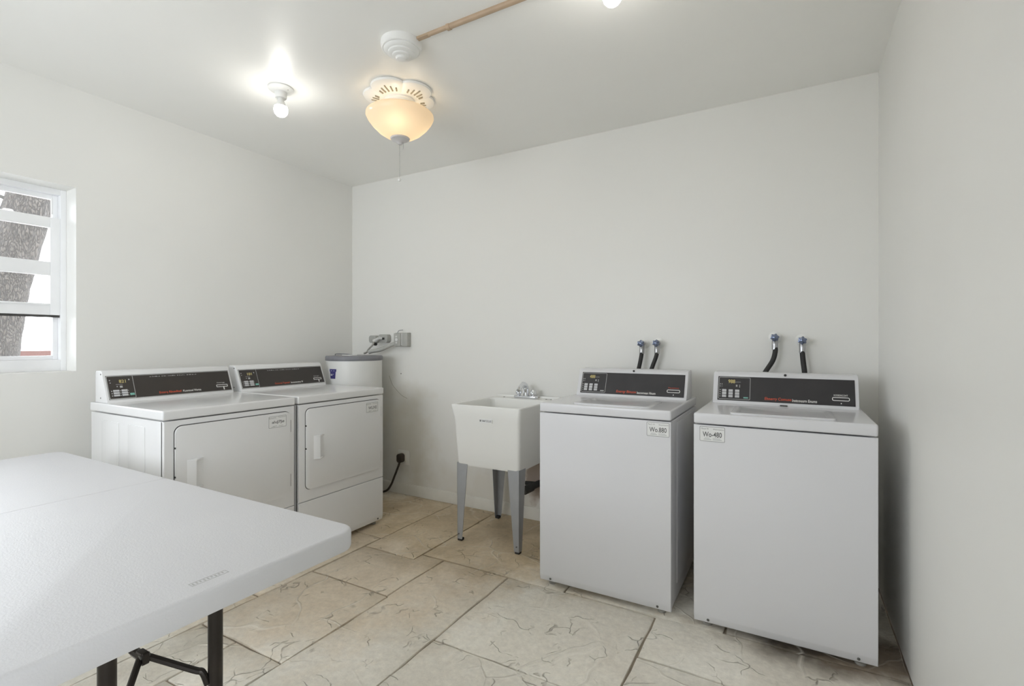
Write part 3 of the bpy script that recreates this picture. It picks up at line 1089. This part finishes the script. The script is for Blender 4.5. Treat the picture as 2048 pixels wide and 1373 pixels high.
def washer_spec(digits, red, white, slottext, catch, isgreen, slotred):
    keys = []
    for i in range(3):
        for j in range(3):
            keys.append((0.061 + i * 0.030, 0.081 + i * 0.030, 0.951 + j * 0.0135, 0.9625 + j * 0.0135))
    marks = [(0.121, 0.146, 1.026, 1.0275), (0.050, 0.053, 1.012, 1.018), (0.058, 0.061, 1.012, 1.018), (0.124, 0.131, 1.004, 1.013), (0.140, 0.143, 1.000, 1.014),
             (0.050, 0.053, 1.002, 1.007), (0.058, 0.061, 1.003, 1.006)]
    for j in range(4):
        marks.append((0.049, 0.055, 0.9535 + j * 0.0105, 0.9565 + j * 0.0105))
    return dict(box=(0.044, 0.190, 0.942, 1.0495), keys=keys, green=(0.160, 0.181, 0.949, 0.955), isgreen=isgreen,
                digits=(digits, 0.088, 0.120, 1.020, 1.038), marks=marks,
                red=(red, 0.254, 0.368, 0.943, 0.960), white=(white, 0.371, 0.472, 0.944, 0.957),
                slottext=(slottext, 0.538, 0.592, 0.979, 0.987), slot=(0.531, 0.599, 0.9585, 0.9745), slotred=slotred,
                slotstem=(0.564, 0.568, 0.945, 0.950), catch=catch)


def washer_sticker(x0, word, h1, h2):
    return (x0, x0 + 0.100, 0.805, 0.868, 0.0, word, 0.012, (x0 + 0.012, x0 + 0.088, 0.824, 0.846),
            [(h1, x0 + 0.006, x0 + 0.036, 0.855, 0.862), (h2, x0 + 0.053, x0 + 0.096, 0.855, 0.861)],
            [(x0 + 0.020, x0 + 0.040, 0.818, 0.8192), (x0 + 0.052, x0 + 0.082, 0.818, 0.8192), (x0 + 0.016, x0 + 0.046, 0.8125, 0.8140), (x0 + 0.052, x0 + 0.088, 0.8125, 0.8140)])


washer('left washing machine beside the utility sink, label at its front right corner', (-1.116, 2.255, 0),
       washer_spec('4888', 'Enerqy Binuox', 'Iecconnean Hnom', 'Paysysisse', False, False, True), washer_sticker(0.541, 'Wo.880', 'Mou.C1 W', 'Wuconnosnno'), (0.165, 0.545))
washer('right washing machine in the corner by the right wall, label at its front left corner', (-0.372, 2.252, 0),
       washer_spec('988', 'Ehnerry Comuse', 'Instcouurn Enums', 'KOSSEXICOHT', True, True, False), washer_sticker(0.025, 'Wo-480', 'Mouct W', 'Wuonstatioo'), (0.140, 0.520))

# ================================================================ water heater
wh = thing('water_heater', 'round white water heater with grey rim standing in the back corner', 'water heater', (-2.985, 2.765, 0))
bm = B()
add_lathe(bm, [(0, 0.02), (0.205, 0.02), (0.210, 0.03), (0.210, 1.094), (0.0, 1.094)], 48)
obj('tank_jacket', bm, M['heater'], wh)
bm = B()
add_lathe(bm, [(0.0, 1.090), (0.212, 1.090), (0.2155, 1.096), (0.2155, 1.118), (0.210, 1.126), (0.150, 1.130), (0.0, 1.131)], 48)
obj('top_cap', bm, M['heatercap'], wh)
bm = B()
for k in range(3):
    a = k * 2 * PI / 3 + 0.4
    add_cyl(bm, (0.15 * math.cos(a), 0.15 * math.sin(a), 0), (0.15 * math.cos(a), 0.15 * math.sin(a), 0.025), 0.02, None, 12)
obj('base_feet', bm, M['heatercap'], wh)
bm = B()
th0 = math.radians(-90)
ringf, ringb = [], []
for z, half in ((0.958, 0.120), (1.010, 0.140), (1.012, 0.165), (1.030, 0.168)):
    ringf.append([Vector((0.2112 * math.cos(th0 + t * half), 0.2112 * math.sin(th0 + t * half), z)) for t in (-1, -0.5, 0, 0.5, 1)])
vs = [[bm.verts.new(p) for p in row] for row in ringf]
for i in range(3):
    for k in range(4):
        bm.faces.new((vs[i][k], vs[i][k + 1], vs[i + 1][k + 1], vs[i + 1][k]))
r_ = bmesh.ops.extrude_face_region(bm, geom=bm.faces[:])
for v in [g for g in r_['geom'] if isinstance(g, bmesh.types.BMVert)]:
    v.co = Vector((v.co.x * 0.9935, v.co.y * 0.9935, v.co.z))
lab = obj('rating_label', bm, M['bluelabel'], wh)
lab['label'] = 'dark blue label on the heater jacket'
bm = B()
for (z0, z1, h0, h1) in ((1.016, 1.019, -0.09, 0.09), (0.990, 0.993, -0.1, 0.05), (0.982, 0.988, -0.1, -0.01)):
    pts = [Vector((0.2117 * math.cos(th0 + t), 0.2117 * math.sin(th0 + t), z)) for z in (z0, z1) for t in (h0, h1)]
    q = [bm.verts.new(p) for p in pts]
    bm.faces.new((q[0], q[1], q[3], q[2]))
obj('label_print', bm, M['sticker'], lab)
bm = B()
add_tube(bm, smooth_path([(-0.10, -0.10, 1.129), (-0.09, -0.10, 1.140), (0.0, -0.08, 1.139), (0.05, -0.05, 1.131)], 5), 0.004, 8)
obj('cap_wire', bm, M['heatercap'], wh)
boxobj('junction_cover', M['whiteplastic'], -0.005, 0.085, -0.12, -0.05, 1.126, 1.135, wh, 0.003)

# ================================================================ boxes and cables above the heater
ob = thing('range_outlet', 'grey twin outlet on the back wall with plug pushed in, above water heater', 'outlet', (-2.99, YB, 1.262))
for (x0, x1, z0, z1) in ((-0.100, -0.024, -0.036, 0.026), (0.006, 0.106, -0.034, 0.034)):
    bm = B()
    add_prism(bm, rrect(x0, x1, z0, z1, 0.018, 5), -0.045, 0.0, 'xz', 0.004)
    obj('outlet_body', bm, M['greybox'], ob)
for (x0, x1) in ((0.010, 0.036), (0.044, 0.076)):
    boxobj('socket_slot', M['dark'], x0, x1, -0.0465, -0.040, -0.010, 0.008, ob, 0.002)
bm = B()
for k in range(6):
    a = Vector((0.036, -0.066, 0.004)).lerp(Vector((-0.012, -0.078, -0.026)), k / 6)
    b_ = Vector((0.036, -0.066, 0.004)).lerp(Vector((-0.012, -0.078, -0.026)), (k + 0.72) / 6)
    add_cyl(bm, a, b_, 0.011 + 0.0012 * k, None, 14)
add_cyl(bm, (0.036, -0.066, 0.004), (-0.012, -0.078, -0.026), 0.0095, None, 12)
add_cyl(bm, (0.034, -0.066, 0.003), (0.042, -0.044, 0.000), 0.012, None, 14)
pl = obj('plug', bm, M['sticker'], ob)
bm = B()
add_lathe(bm, [(0, -0.096), (0.010, -0.095), (0.013, -0.090), (0.013, -0.074), (0, -0.074)], 18, (0.012, 0, -0.046), 'Y')
obj('plug_cap', bm, M['dark'], ob)

cord = B()
add_tube(cord, smooth_path([(-3.003, 2.985, 1.232), (-2.975, 2.955, 1.215), (-3.00, 2.93, 1.175), (-3.017, 2.925, 1.150), (-3.022, 2.90, 1.1405)], 7), 0.0072, 10)
tag(obj('power_cord', cord, M['foot']), 'dark grey cord curving from the twin outlet plug down to heater top', 'cord')

jb = thing('junction_box', 'grey junction box with side cover on the back wall, right of the twin outlet', 'junction box', (-2.735, YB, 1.252))
bm = B()
add_box(bm, -0.062, 0.066, -0.048, 0.0, -0.056, 0.056, 0.006, 3)
obj('box_body', bm, M['greybox'], jb)
bm = B()
add_box(bm, -0.064, 0.006, -0.062, -0.046, -0.052, 0.052, 0.005, 2)
cv = obj('box_cover', bm, M['greybox'], jb)
for (z, rr_) in ((0.024, 0.008), (0.000, 0.013), (-0.025, 0.007)):
    bm = B()
    add_lathe(bm, [(0, -0.0665), (rr_ * 0.8, -0.066), (rr_, -0.0635), (rr_, -0.061)], 14, (-0.034, 0, z), 'Y')
    obj('knockout', bm, M['sticker'], cv)
boxobj('hinge_rod', M['sticker'], 0.008, 0.013, -0.052, -0.046, -0.045, 0.05, jb, 0.001)
bm = B()
add_tube(bm, smooth_path([(-0.035, -0.050, 0.050), (-0.025, -0.050, 0.068), (-0.012, -0.048, 0.075), (0.018, -0.044, 0.077)], 5), 0.003, 8)
obj('wire_handle', bm, M['legsteel'], jb)
bm = B()
add_tube(bm, smooth_path([(-2.790, 3.025, 1.224), (-2.83, 2.995, 1.205), (-2.90, 2.96, 1.172), (-2.955, 2.93, 1.160), (-2.985, 2.915, 1.151)], 7), [0.0165] * 29, 12)
tag(obj('flexible_conduit', bm, M['greybox']), 'thick grey flexible conduit sloping from junction box to heater top', 'conduit')

# ================================================================ low wall outlet with the dryer plug and cord
wo = thing('wall_outlet', 'white painted wall outlet low on the back wall right of the dryers', 'outlet', (-2.742, YB, 0.297))
bm = B()
add_box(bm, -0.060, 0.060, -0.006, 0, -0.058, 0.058, 0.003, 2)
obj('cover_plate', bm, M['wall'], wo)
boxobj('socket_face', M['base'], -0.026, 0.026, -0.009, -0.004, -0.034, 0.034, wo, 0.004)
dp = thing('dryer_plug', 'dark brown plug and cord in the low wall outlet, trailing behind the dryer', 'plug', (-2.752, YB - 0.012, 0.296))
bm = B()
add_prism(bm, rrect(-0.024, 0.024, -0.034, 0.034, 0.014, 5), -0.042, 0.002, 'xz', 0.006)
obj('plug_body', bm, M['brownplug'], dp)
bm = B()
add_tube(bm, smooth_path([(0.004, -0.034, -0.024), (-0.006, -0.038, -0.06), (-0.050, -0.036, -0.150), (-0.085, -0.040, -0.225), (-0.125, -0.055, -0.275), (-0.20, -0.09, -0.286), (-0.30, -0.14, -0.287)], 7), 0.0085, 10)
obj('cord', bm, M['brownplug'], dp)

# ================================================================ utility sink
sk = thing('utility_sink', 'white plastic utility sink on grey tapered steel legs between dryers and washers', 'sink', (-1.591, 2.755, 0))
bm = B()


def sring(x0, x1, y0, y1, z, r):
    return [(x, y, z) for x, y in rrect(x0, x1, y0, y1, r, 5)]


rings = [sring(-0.214, 0.214, -0.245, 0.225, 0.472, 0.02), sring(-0.220, 0.220, -0.252, 0.232, 0.486, 0.022), sring(-0.233, 0.233, -0.272, 0.262, 0.765, 0.022),
         sring(-0.235, 0.235, -0.275, 0.266, 0.772, 0.022), sring(-0.243, 0.243, -0.285, 0.282, 0.836, 0.014), sring(-0.243, 0.243, -0.285, 0.282, 0.845, 0.014),
         sring(-0.239, 0.239, -0.281, 0.278, 0.849, 0.012), sring(-0.226, 0.226, -0.268, 0.168, 0.848, 0.03), sring(-0.219, 0.219, -0.261, 0.161, 0.838, 0.035),
         sring(-0.196, 0.196, -0.232, 0.140, 0.515, 0.05), sring(-0.180, 0.180, -0.216, 0.124, 0.500, 0.05)]
add_loft(bm, rings)
obj('tub', bm, M['tub'], sk)
bm = B()
add_box(bm, -0.239, 0.239, 0.268, 0.2785, 0.847, 0.862, 0.003, 2)
obj('back_lip', bm, M['tub'], sk)
for x in (-0.16, 0.165, 0.20):
    bm = B()
    add_lathe(bm, [(0, 0.0015), (0.007, 0.001), (0.007, -0.003)], 12, (x, 0.225, 0.849))
    obj('mounting_hole', bm, M['dark'], sk)
bm = B()
add_lathe(bm, [(0, 0.004), (0.028, 0.004), (0.040, 0.001), (0.040, -0.004)], 20, (0, -0.045, 0.501))
obj('drain_strainer', bm, M['chrome'], sk)
bm = B()
add_prism(bm, [(-0.038, 0.750), (0.052, 0.750), (0.052, 0.772), (-0.038, 0.772)], -0.2785, -0.272, 'xz')
st = obj('sink_sticker', bm, M['sticker'], sk)
bars([(-0.034, -0.022, 0.756, 0.767), (-0.016, 0.006, 0.757, 0.762), (-0.018, 0.030, 0.764, 0.7665), (0.010, 0.048, 0.757, 0.760), (0.034, 0.048, 0.763, 0.766)], -0.2786, M['inkgrey'], st, 'sticker_print')


def sink_leg(sx, sy):
    """folded sheet leg, L section, tapering to a small foot"""
    bm = B()
    x, y = sx * 0.222, (-0.252 if sy < 0 else 0.232)
    t = 0.003
    for axis in (0, 1):
        top, bot = 0.078, 0.034
        def corner(w, off, z):
            xx = x + sx * (-off)
            yy = y + sy * (-off)
            if axis == 0:
                return [(xx, yy, z), (xx - sx * w, yy, z), (xx - sx * w, yy - sy * t, z), (xx, yy - sy * t, z)]
            return [(xx, yy, z), (xx, yy - sy * w, z), (xx - sx * t, yy - sy * w, z), (xx - sx * t, yy, z)]
        add_loft(bm, [corner(bot, 0.004, 0.012), corner(top, 0.002, 0.486)])
    o = obj('leg', bm, M['legsteel'], sk, smooth=False)
    f = B()
    add_box(f, x - sx * 0.004 - (0.030 if sx > 0 else 0), x - sx * 0.004 + (0.030 if sx < 0 else 0), y - sy * 0.004 - (0.030 if sy > 0 else 0), y - sy * 0.004 + (0.030 if sy < 0 else 0), 0.0, 0.016, 0.002, 1)
    obj('foot_cap', f, M['dark'], o)
    b = B()
    add_lathe(b, [(0, -0.003), (0.004, -0.002), (0.004, 0.003)], 8, (x - sx * 0.018, y + sy * 0.004 if sy < 0 else y, 0.045), 'Y')
    obj('leg_bolt', b, M['screw'], o)


for sx in (-1, 1):
    for sy in (-1, 1):
        sink_leg(sx, sy)

# faucet on the back deck (part of the sink)
bm = B()
add_box(bm, -0.082, 0.082, -0.026, 0.026, 0.0, 0.020, 0.008, 3)
fc = obj('faucet', bm, M['chrome'], sk, (0.014, 0.222, 0.848))
bm = B()
add_tube(bm, smooth_path([(0, 0.004, 0.015), (0, 0.004, 0.055), (0, -0.010, 0.088), (0, -0.045, 0.098), (0, -0.085, 0.080), (0, -0.105, 0.062)], 6), [0.021] * 10 + [0.018] * 8 + [0.014] * 13, 16)
obj('spout', bm, M['chrome'], fc)
for x in (-0.055, 0.055):
    bm = B()
    add_lathe(bm, [(0, 0.064), (0.012, 0.063), (0.019, 0.052), (0.022, 0.035), (0.015, 0.026), (0.013, 0.015)], 18, (x, 0, 0))
    add_box(bm, x - 0.005, x + 0.005, -0.034, -0.012, 0.040, 0.050, 0.003, 2)
    obj('faucet_handle', bm, M['chrome'], fc)

# drain stub coming out of the wall under the sink
bm = B()
add_tube(bm, smooth_path([(-1.505, YB + 0.02, 0.262), (-1.520, 3.02, 0.258), (-1.545, 2.965, 0.244)], 5), 0.022, 16)
add_cyl(bm, (-1.536, 2.985, 0.249), (-1.566, 2.925, 0.233), 0.028, None, 18)
add_cyl(bm, (-1.512, 3.04, 0.260), (-1.600, 3.010, 0.262), 0.014, None, 12)
tag(obj('drain_pipe', bm, M['gap']), 'short black drain pipe stub leaving the wall behind the sink leg', 'pipe')


# ================================================================ water valves and hoses
def valve(label, x, z, ang, hz):
    v = thing('water_valve', label, 'valve', (x, YB, z), 0, 'water valves above the washers')
    bm = B()
    add_lathe(bm, [(0, -0.010), (0.014, -0.010), (0.026, -0.006), (0.034, -0.001), (0.034, 0.0)], 28, (0, 0, 0), 'Y')
    obj('flange', bm, M['whiteplastic'], v)
    bm = B()
    add_lathe(bm, [(0.011, -0.004), (0.011, -0.040), (0.018, -0.045), (0.019, -0.060), (0.013, -0.066), (0.008, -0.072), (0.008, -0.080), (0, -0.080)], 18, (0, 0, 0), 'Y')
    add_cyl(bm, (0, -0.050, 0.0), (0, -0.055, -0.034), 0.0135, 0.0155, 14)
    add_cyl(bm, (0, -0.055, -0.032), (0, -0.056, -0.050), 0.0150, 0.0150, 8)
    obj('valve_body', bm, M['dullmetal'], v)
    bm = B()
    add_lathe(bm, [(0, -0.093), (0.008, -0.0925), (0.012, -0.090), (0.0215, -0.088), (0.0225, -0.082), (0.0215, -0.077), (0.0, -0.076)], 40, (0, 0, 0), 'Y',
              mod=lambda r, t: r * (1 - 0.26 * (0.5 + 0.5 * math.cos(6 * t + ang))) if r > 0.015 else r)
    obj('valve_handle', bm, M['blueknob'], v)
    return v


VALVES = [('first water valve from the left, above the left washer', -0.797, 1.222, 0.3),
          ('second water valve from the left, above the left washer', -0.706, 1.224, 1.2),
          ('third water valve from the left, highest one, above the right washer', -0.082, 1.254, 2.0),
          ('rightmost water valve, above the right washer nearest the right wall', 0.045, 1.238, 0.9)]
for a in VALVES:
    valve(*a, 0)
HOSES = [('black hose under first valve, left of the pair behind left washer', [(-0.797, 3.009, 1.185), (-0.798, 3.004, 1.150), (-0.808, 2.998, 1.090), (-0.822, 2.99, 1.02), (-0.83, 2.985, 0.95)]),
         ('black hose under second valve, right of the pair behind left washer', [(-0.706, 3.009, 1.187), (-0.708, 3.004, 1.150), (-0.728, 2.998, 1.090), (-0.75, 2.99, 1.02), (-0.76, 2.985, 0.95)]),
         ('curved black hose bending left behind the right washer', [(-0.082, 3.009, 1.216), (-0.080, 3.004, 1.180), (-0.092, 3.00, 1.13), (-0.125, 2.99, 1.072), (-0.17, 2.985, 0.99), (-0.19, 2.985, 0.93)]),
         ('nearly straight black hose behind the right washer, nearest the right wall', [(0.045, 3.009, 1.200), (0.046, 3.004, 1.165), (0.050, 3.0, 1.12), (0.056, 2.995, 1.06), (0.06, 2.985, 0.95)])]
for lab_, pts in HOSES:
    h = thing('water_hose', lab_, 'hose', pts[0], 0, 'water hoses behind the washers')
    o0 = Vector(pts[0])
    bm = B()
    pth = smooth_path([Vector(p) - o0 for p in pts], 7)
    add_tube(bm, pth, 0.0125, 12)
    obj('rubber_hose', bm, M['dark'], h)
    bm = B()
    add_lathe(bm, [(0.0125, -0.012), (0.0152, -0.012), (0.0152, 0.016), (0.0125, 0.016)], 16, (0, 0, -0.014))
    obj('hose_coupling', bm, M['dullmetal'], h)

# ================================================================ folding table
tb = thing('folding_table', 'white plastic folding table with dark steel legs at the lower left', 'table', (-1.93, 0.565, 0))
TX0, TXM, TX1, TY0, TY1, TZ = -0.935, -0.026, 0.935, -0.385, 0.375, 0.740


def table_half(x0, x1, corners):
    bm = B()

    def ring(d, z):
        return [(x, y, z) for x, y in rrect(x0 + (d if corners[0] else 0), x1 - (d if corners[1] else 0), TY0 + d, TY1 - d, max(0.052 - d, 0.01), 8, corners)]
    add_loft(bm, [ring(0.012, TZ - 0.052), ring(0.003, TZ - 0.050), ring(0.0, TZ - 0.044), ring(0.0, TZ - 0.010), ring(0.002, TZ - 0.004), ring(0.006, TZ - 0.001), ring(0.011, TZ)])
    return obj('tabletop_panel', bm, M['table'], tb, angle=50)


table_half(TX0, TXM - 0.0012, (1, 0, 0, 1))
tr = table_half(TXM + 0.0012, TX1, (0, 1, 1, 0))
# printed name strip near the end of the top: outline with illegible marks
bm = B()
mx0, mx1, my0, my1 = 0.876, 0.892, -0.022, 0.052
zs = TZ + 0.0001
for (a, b_, c, d) in ((mx0, mx1, my0, my0 + 0.0012), (mx0, mx1, my1 - 0.0012, my1), (mx0, mx0 + 0.0012, my0, my1), (mx1 - 0.0012, mx1, my0, my1)):
    add_box(bm, a, b_, c, d, zs - 0.0003, zs + 0.0003)
for k in range(9):
    y = my0 + 0.004 + k * 0.0074
    add_box(bm, mx0 + 0.004, mx1 - 0.004 - 0.001 * (k % 3), y, y + 0.0032, zs - 0.0003, zs + 0.0003)
obj('printed_strip', bm, M['outline'], tr, smooth=False)


def table_leg_set(sx):
    X = sx * 0.730
    legs = []
    for y in (0.115, -0.100):
        bm = B()
        add_cyl(bm, (X, y, 0.010), (X, y, TZ - 0.045), 0.0160, None, 18)
        o = obj('leg', bm, M['tableleg'], tb)
        f = B()
        add_lathe(f, [(0, 0.0), (0.018, 0.0), (0.0195, 0.006), (0.0195, 0.028), (0.0165, 0.030)], 16, (X, y, 0))
        obj('foot_cap', f, M['dark'], o)
        legs.append(o)
    bm = B()
    add_cyl(bm, (X, -0.24, TZ - 0.058), (X, 0.255, TZ - 0.058), 0.013, None, 14)
    obj('pivot_bar', bm, M['tableleg'], tb)
    # V-shaped folding link with its hinge bracket and brace up to the underside
    hx, hy, hz = X - sx * 0.100, 0.007, 0.502
    for y in (0.115, -0.100):
        bm = B()
        e = Vector((X - sx * 0.004, y - math.copysign(0.016, y), 0.418))
        m_ = Vector((X - sx * 0.012, y - math.copysign(0.024, y), 0.448))
        add_tube(bm, smooth_path([e, m_, m_.lerp(Vector((hx, hy, hz)), 0.15), (hx, hy + math.copysign(0.006, y), hz)], 5), 0.0075, 10)
        obj('link_bar', bm, M['tableleg'], tb)
    bm = B()
    add_prism(bm, rrect(-0.018, 0.016, -0.014, 0.014, 0.006, 4), -0.007, 0.007, 'xz', 0.001, 1)
    br = obj('hinge_bracket', bm, M['tableleg'], tb, (hx, hy, hz))
    for y in (-0.0075, 0.0075):
        b2 = B()
        add_lathe(b2, [(0, -0.003), (0.006, -0.002), (0.006, 0.003)], 10, (0.006, y, 0.004), 'Y')
        obj('rivet', b2, M['screw'], br)
    bm = B()
    add_tube(bm, smooth_path([(hx, hy, hz), (hx - sx * 0.05, hy, hz + 0.004), (hx - sx * 0.10, hy, hz + 0.030), (hx - sx * 0.30, hy, TZ - 0.048)], 4), 0.0100, 8)
    obj('brace', bm, M['tableleg'], tb)


table_leg_set(1)
table_leg_set(-1)


# ================================================================ ceiling fixtures
def bulb_fixture(label, x, y):
    f = thing('bulb_fixture', label, 'light', (x, y, H), 0, 'bare bulb lampholders on the ceiling')
    bm = B()
    add_lathe(bm, [(0, 0.0), (0.064, 0.0), (0.064, -0.005), (0.056, -0.013), (0.036, -0.018), (0.031, -0.022), (0.029, -0.050), (0.026, -0.054), (0.020, -0.055), (0, -0.055)], 40)
    obj('lampholder', bm, M['whiteplastic'], f)
    for sx in (-1, 1):
        b2 = B()
        add_lathe(b2, [(0, -0.0165), (0.004, -0.0155), (0.004, -0.010)], 10, (sx * 0.044, 0.01, 0))
        obj('screw', b2, M['foot'], f)
    bm = B()
    add_lathe(bm, [(0.0150, -0.050), (0.0150, -0.064), (0.0175, -0.071), (0.0215, -0.081), (0.0280, -0.092), (0.0325, -0.099), (0.0315, -0.0995), (0.0, -0.0995)], 28)
    obj('bulb_collar', bm, M['whiteplastic'], f)
    bm = B()
    add_lathe(bm, [(0.0315, -0.0985), (0.0335, -0.104), (0.0345, -0.112), (0.0345, -0.120), (0.0305, -0.135), (0.021, -0.146), (0.010, -0.151), (0, -0.152)], 28)
    obj('bulb', bm, M['bulb'], f)
    return f


bulb_fixture('bare bulb in white lampholder, left one on the ceiling near the left wall', -2.376, 1.691)
bulb_fixture('bare bulb in white lampholder at the top edge of the photo, right of the raceway', -0.561, 1.718)

# bowl light: scalloped ceiling plate with vent slots, neck, frosted bowl, finial, pull chain
cl = thing('ceiling_light', 'ceiling light with cream frosted bowl, scalloped plate and pull chain', 'light', (-1.870, 2.057, H))
CAMYAW = math.atan(0.5665)


def scallop(r, t):
    if r < 0.10:
        return r
    k = abs(math.sin(2.5 * (t - CAMYAW)))
    return r * (0.80 + 0.20 * k ** 0.7)


bm = B()
add_lathe(bm, [(0.0, -0.001), (0.196, -0.001), (0.199, -0.007), (0.195, -0.014), (0.183, -0.019), (0.125, -0.031), (0.095, -0.034), (0.0, -0.034)], 160, mod=scallop)
plate = obj('scalloped_plate', bm, M['whiteplastic'], cl)
for lobe in range(5):
    a0 = CAMYAW + (lobe + 0.5) * 2 * PI / 5
    for k in range(-2, 3):
        a = a0 + k * 0.19
        b2 = B()
        add_box(b2, 0.112, 0.160 - abs(k) * 0.012, -0.0036, 0.0036, -0.0045, 0.0045, 0.0015, 1)
        zmid = -0.0569
        o = obj('vent_slot', b2, M['slot'], plate, (0, 0, zmid), (0, -math.atan(0.207), a))
bm = B()
add_lathe(bm, [(0.0, -0.030), (0.083, -0.030), (0.083, -0.044), (0.079, -0.047), (0.079, -0.082), (0.084, -0.085), (0.084, -0.092), (0.0, -0.092)], 44)
obj('neck', bm, M['whiteplastic'], cl)
bm = B()
outer = [(0.128, -0.094), (0.150, -0.096), (0.170, -0.103), (0.1815, -0.113), (0.1825, -0.122), (0.173, -0.142), (0.150, -0.172), (0.118, -0.203), (0.085, -0.225), (0.050, -0.238), (0.012, -0.241)]
inner = [(max(r - 0.004, 0.012), z + 0.004 if i > 3 else z + 0.001) for i, (r, z) in enumerate(outer)]
add_lathe(bm, outer, 56)
obj('glass_bowl', bm, M['bowl'], cl)
bm = B()
add_lathe(bm, [(0.0, -0.232), (0.050, -0.236), (0.053, -0.240), (0.050, -0.246), (0.030, -0.256), (0.016, -0.264), (0.011, -0.272), (0.0, -0.274)], 32)
obj('finial', bm, M['finial'], cl)
for k in range(3):
    a = CAMYAW + 0.6 + k * 2 * PI / 3
    b2 = B()
    add_lathe(b2, [(0, 0.032), (0.012, 0.030), (0.022, 0.020), (0.026, 0.004), (0.022, -0.014), (0.012, -0.024), (0, -0.027)], 18, (0.085 * math.cos(a), 0.085 * math.sin(a), -0.150))
    obj('lamp', b2, M['warmlamp'], cl)
bm = B()
z = -0.272
while z > -0.455:
    add_lathe(bm, [(0, 0.0022), (0.0016, 0.0012), (0.0019, 0), (0.0016, -0.0012), (0, -0.0022)], 6, (-0.004, 0.0, z))
    z -= 0.0046
obj('pull_chain', bm, M['chain'], cl)
bm = B()
add_lathe(bm, [(0, 0.011), (0.006, 0.008), (0.0095, 0.0), (0.006, -0.008), (0, -0.011)], 16, (-0.004, 0, -0.464))
obj('pull_knob', bm, M['whiteplastic'], cl)
bm = B()
add_tube(bm, smooth_path([(0.016, 0.004, -0.255), (0.020, 0.004, -0.275), (0.019, 0.004, -0.292), (0.015, 0.004, -0.302)], 4), 0.0013, 6)
obj('short_chain', bm, M['chain'], cl)

# round ceiling box (smoke alarm shaped) feeding the tan raceway
rd = thing('round_detector', 'round white stepped detector on the ceiling at the end of tan raceway', 'detector', (-1.541, 1.704, H))
bm = B()
add_lathe(bm, [(0, 0.0), (0.090, 0.0), (0.091, -0.014), (0.088, -0.030), (0.084, -0.033), (0.080, -0.033), (0, -0.033)], 48)
obj('mounting_base', bm, M['whiteplastic'], rd)
bm = B()
add_lathe(bm, [(0.078, -0.030), (0.078, -0.036), (0.070, -0.044), (0.060, -0.046), (0.059, -0.052), (0.050, -0.056), (0.041, -0.057), (0.040, -0.063), (0.030, -0.066), (0.0, -0.066)], 44)
obj('stepped_cover', bm, M['whiteplastic'], rd)
bm = B()
add_lathe(bm, [(0.025, -0.064), (0.025, -0.070), (0.021, -0.075), (0.012, -0.077), (0, -0.077)], 28)
obj('centre_button', bm, M['whiteplastic'], rd)

rw = thing('cable_raceway', 'tan painted cable raceway running along the ceiling from the round detector', 'raceway', (-1.445, 1.711, H))


def half_round(w, h, n=6):
    return [(-w, 0.0)] + [(-w * math.cos(PI * k / n), -h * (0.35 + 0.65 * math.sin(PI * k / n))) for k in range(n + 1)] + [(w, 0.0)]


bm = B()
add_prism(bm, half_round(0.0125, 0.016), 0.17, 1.82, 'yz')
obj('raceway_channel', bm, M['raceway'], rw)
bm = B()
add_prism(bm, half_round(0.0105, 0.013), 0.055, 0.17, 'yz')
obj('raceway_channel', bm, M['raceway'], rw)
bm = B()
add_prism(bm, half_round(0.0150, 0.019), 0.156, 0.174, 'yz', 0.002)
obj('coupling', bm, M['raceway'], rw)
bm = B()
add_prism(bm, [(-0.010, 0), (-0.010, -0.010), (0.010, -0.010), (0.010, 0)], -0.010, 0.058, 'yz', 0.002)
o = obj('end_connector', bm, M['raceway'], rw)

# ================================================================ small marks on the back wall
bm = B()
pts = smooth_path([(-2.905, YB - 0.0006, 0.955), (-2.87, YB - 0.0006, 0.885), (-2.83, YB - 0.0006, 0.845), (-2.77, YB - 0.0006, 0.800), (-2.71, YB - 0.0006, 0.776)], 6)
for i in range(len(pts) - 1):
    p, q = pts[i], pts[i + 1]
    d = (q - p).normalized()
    n = Vector((-d.z, 0, d.x)) * 0.0022
    vs = [bm.verts.new(p - n), bm.verts.new(q - n), bm.verts.new(q + n), bm.verts.new(p + n)]
    bm.faces.new(vs)
tag(obj('wall_scuff', bm, M['scuff'], smooth=False), 'curved grey scuff line on the wall right of the water heater', 'scuff')
bm = B()
add_lathe(bm, [(0, -0.003), (0.0035, -0.0025), (0.005, 0.0)], 10, (-2.776, YB, 0.975), 'Y')
tag(obj('wall_screw', bm, M['screw']), 'small screw left in the wall below the junction box', 'screw')
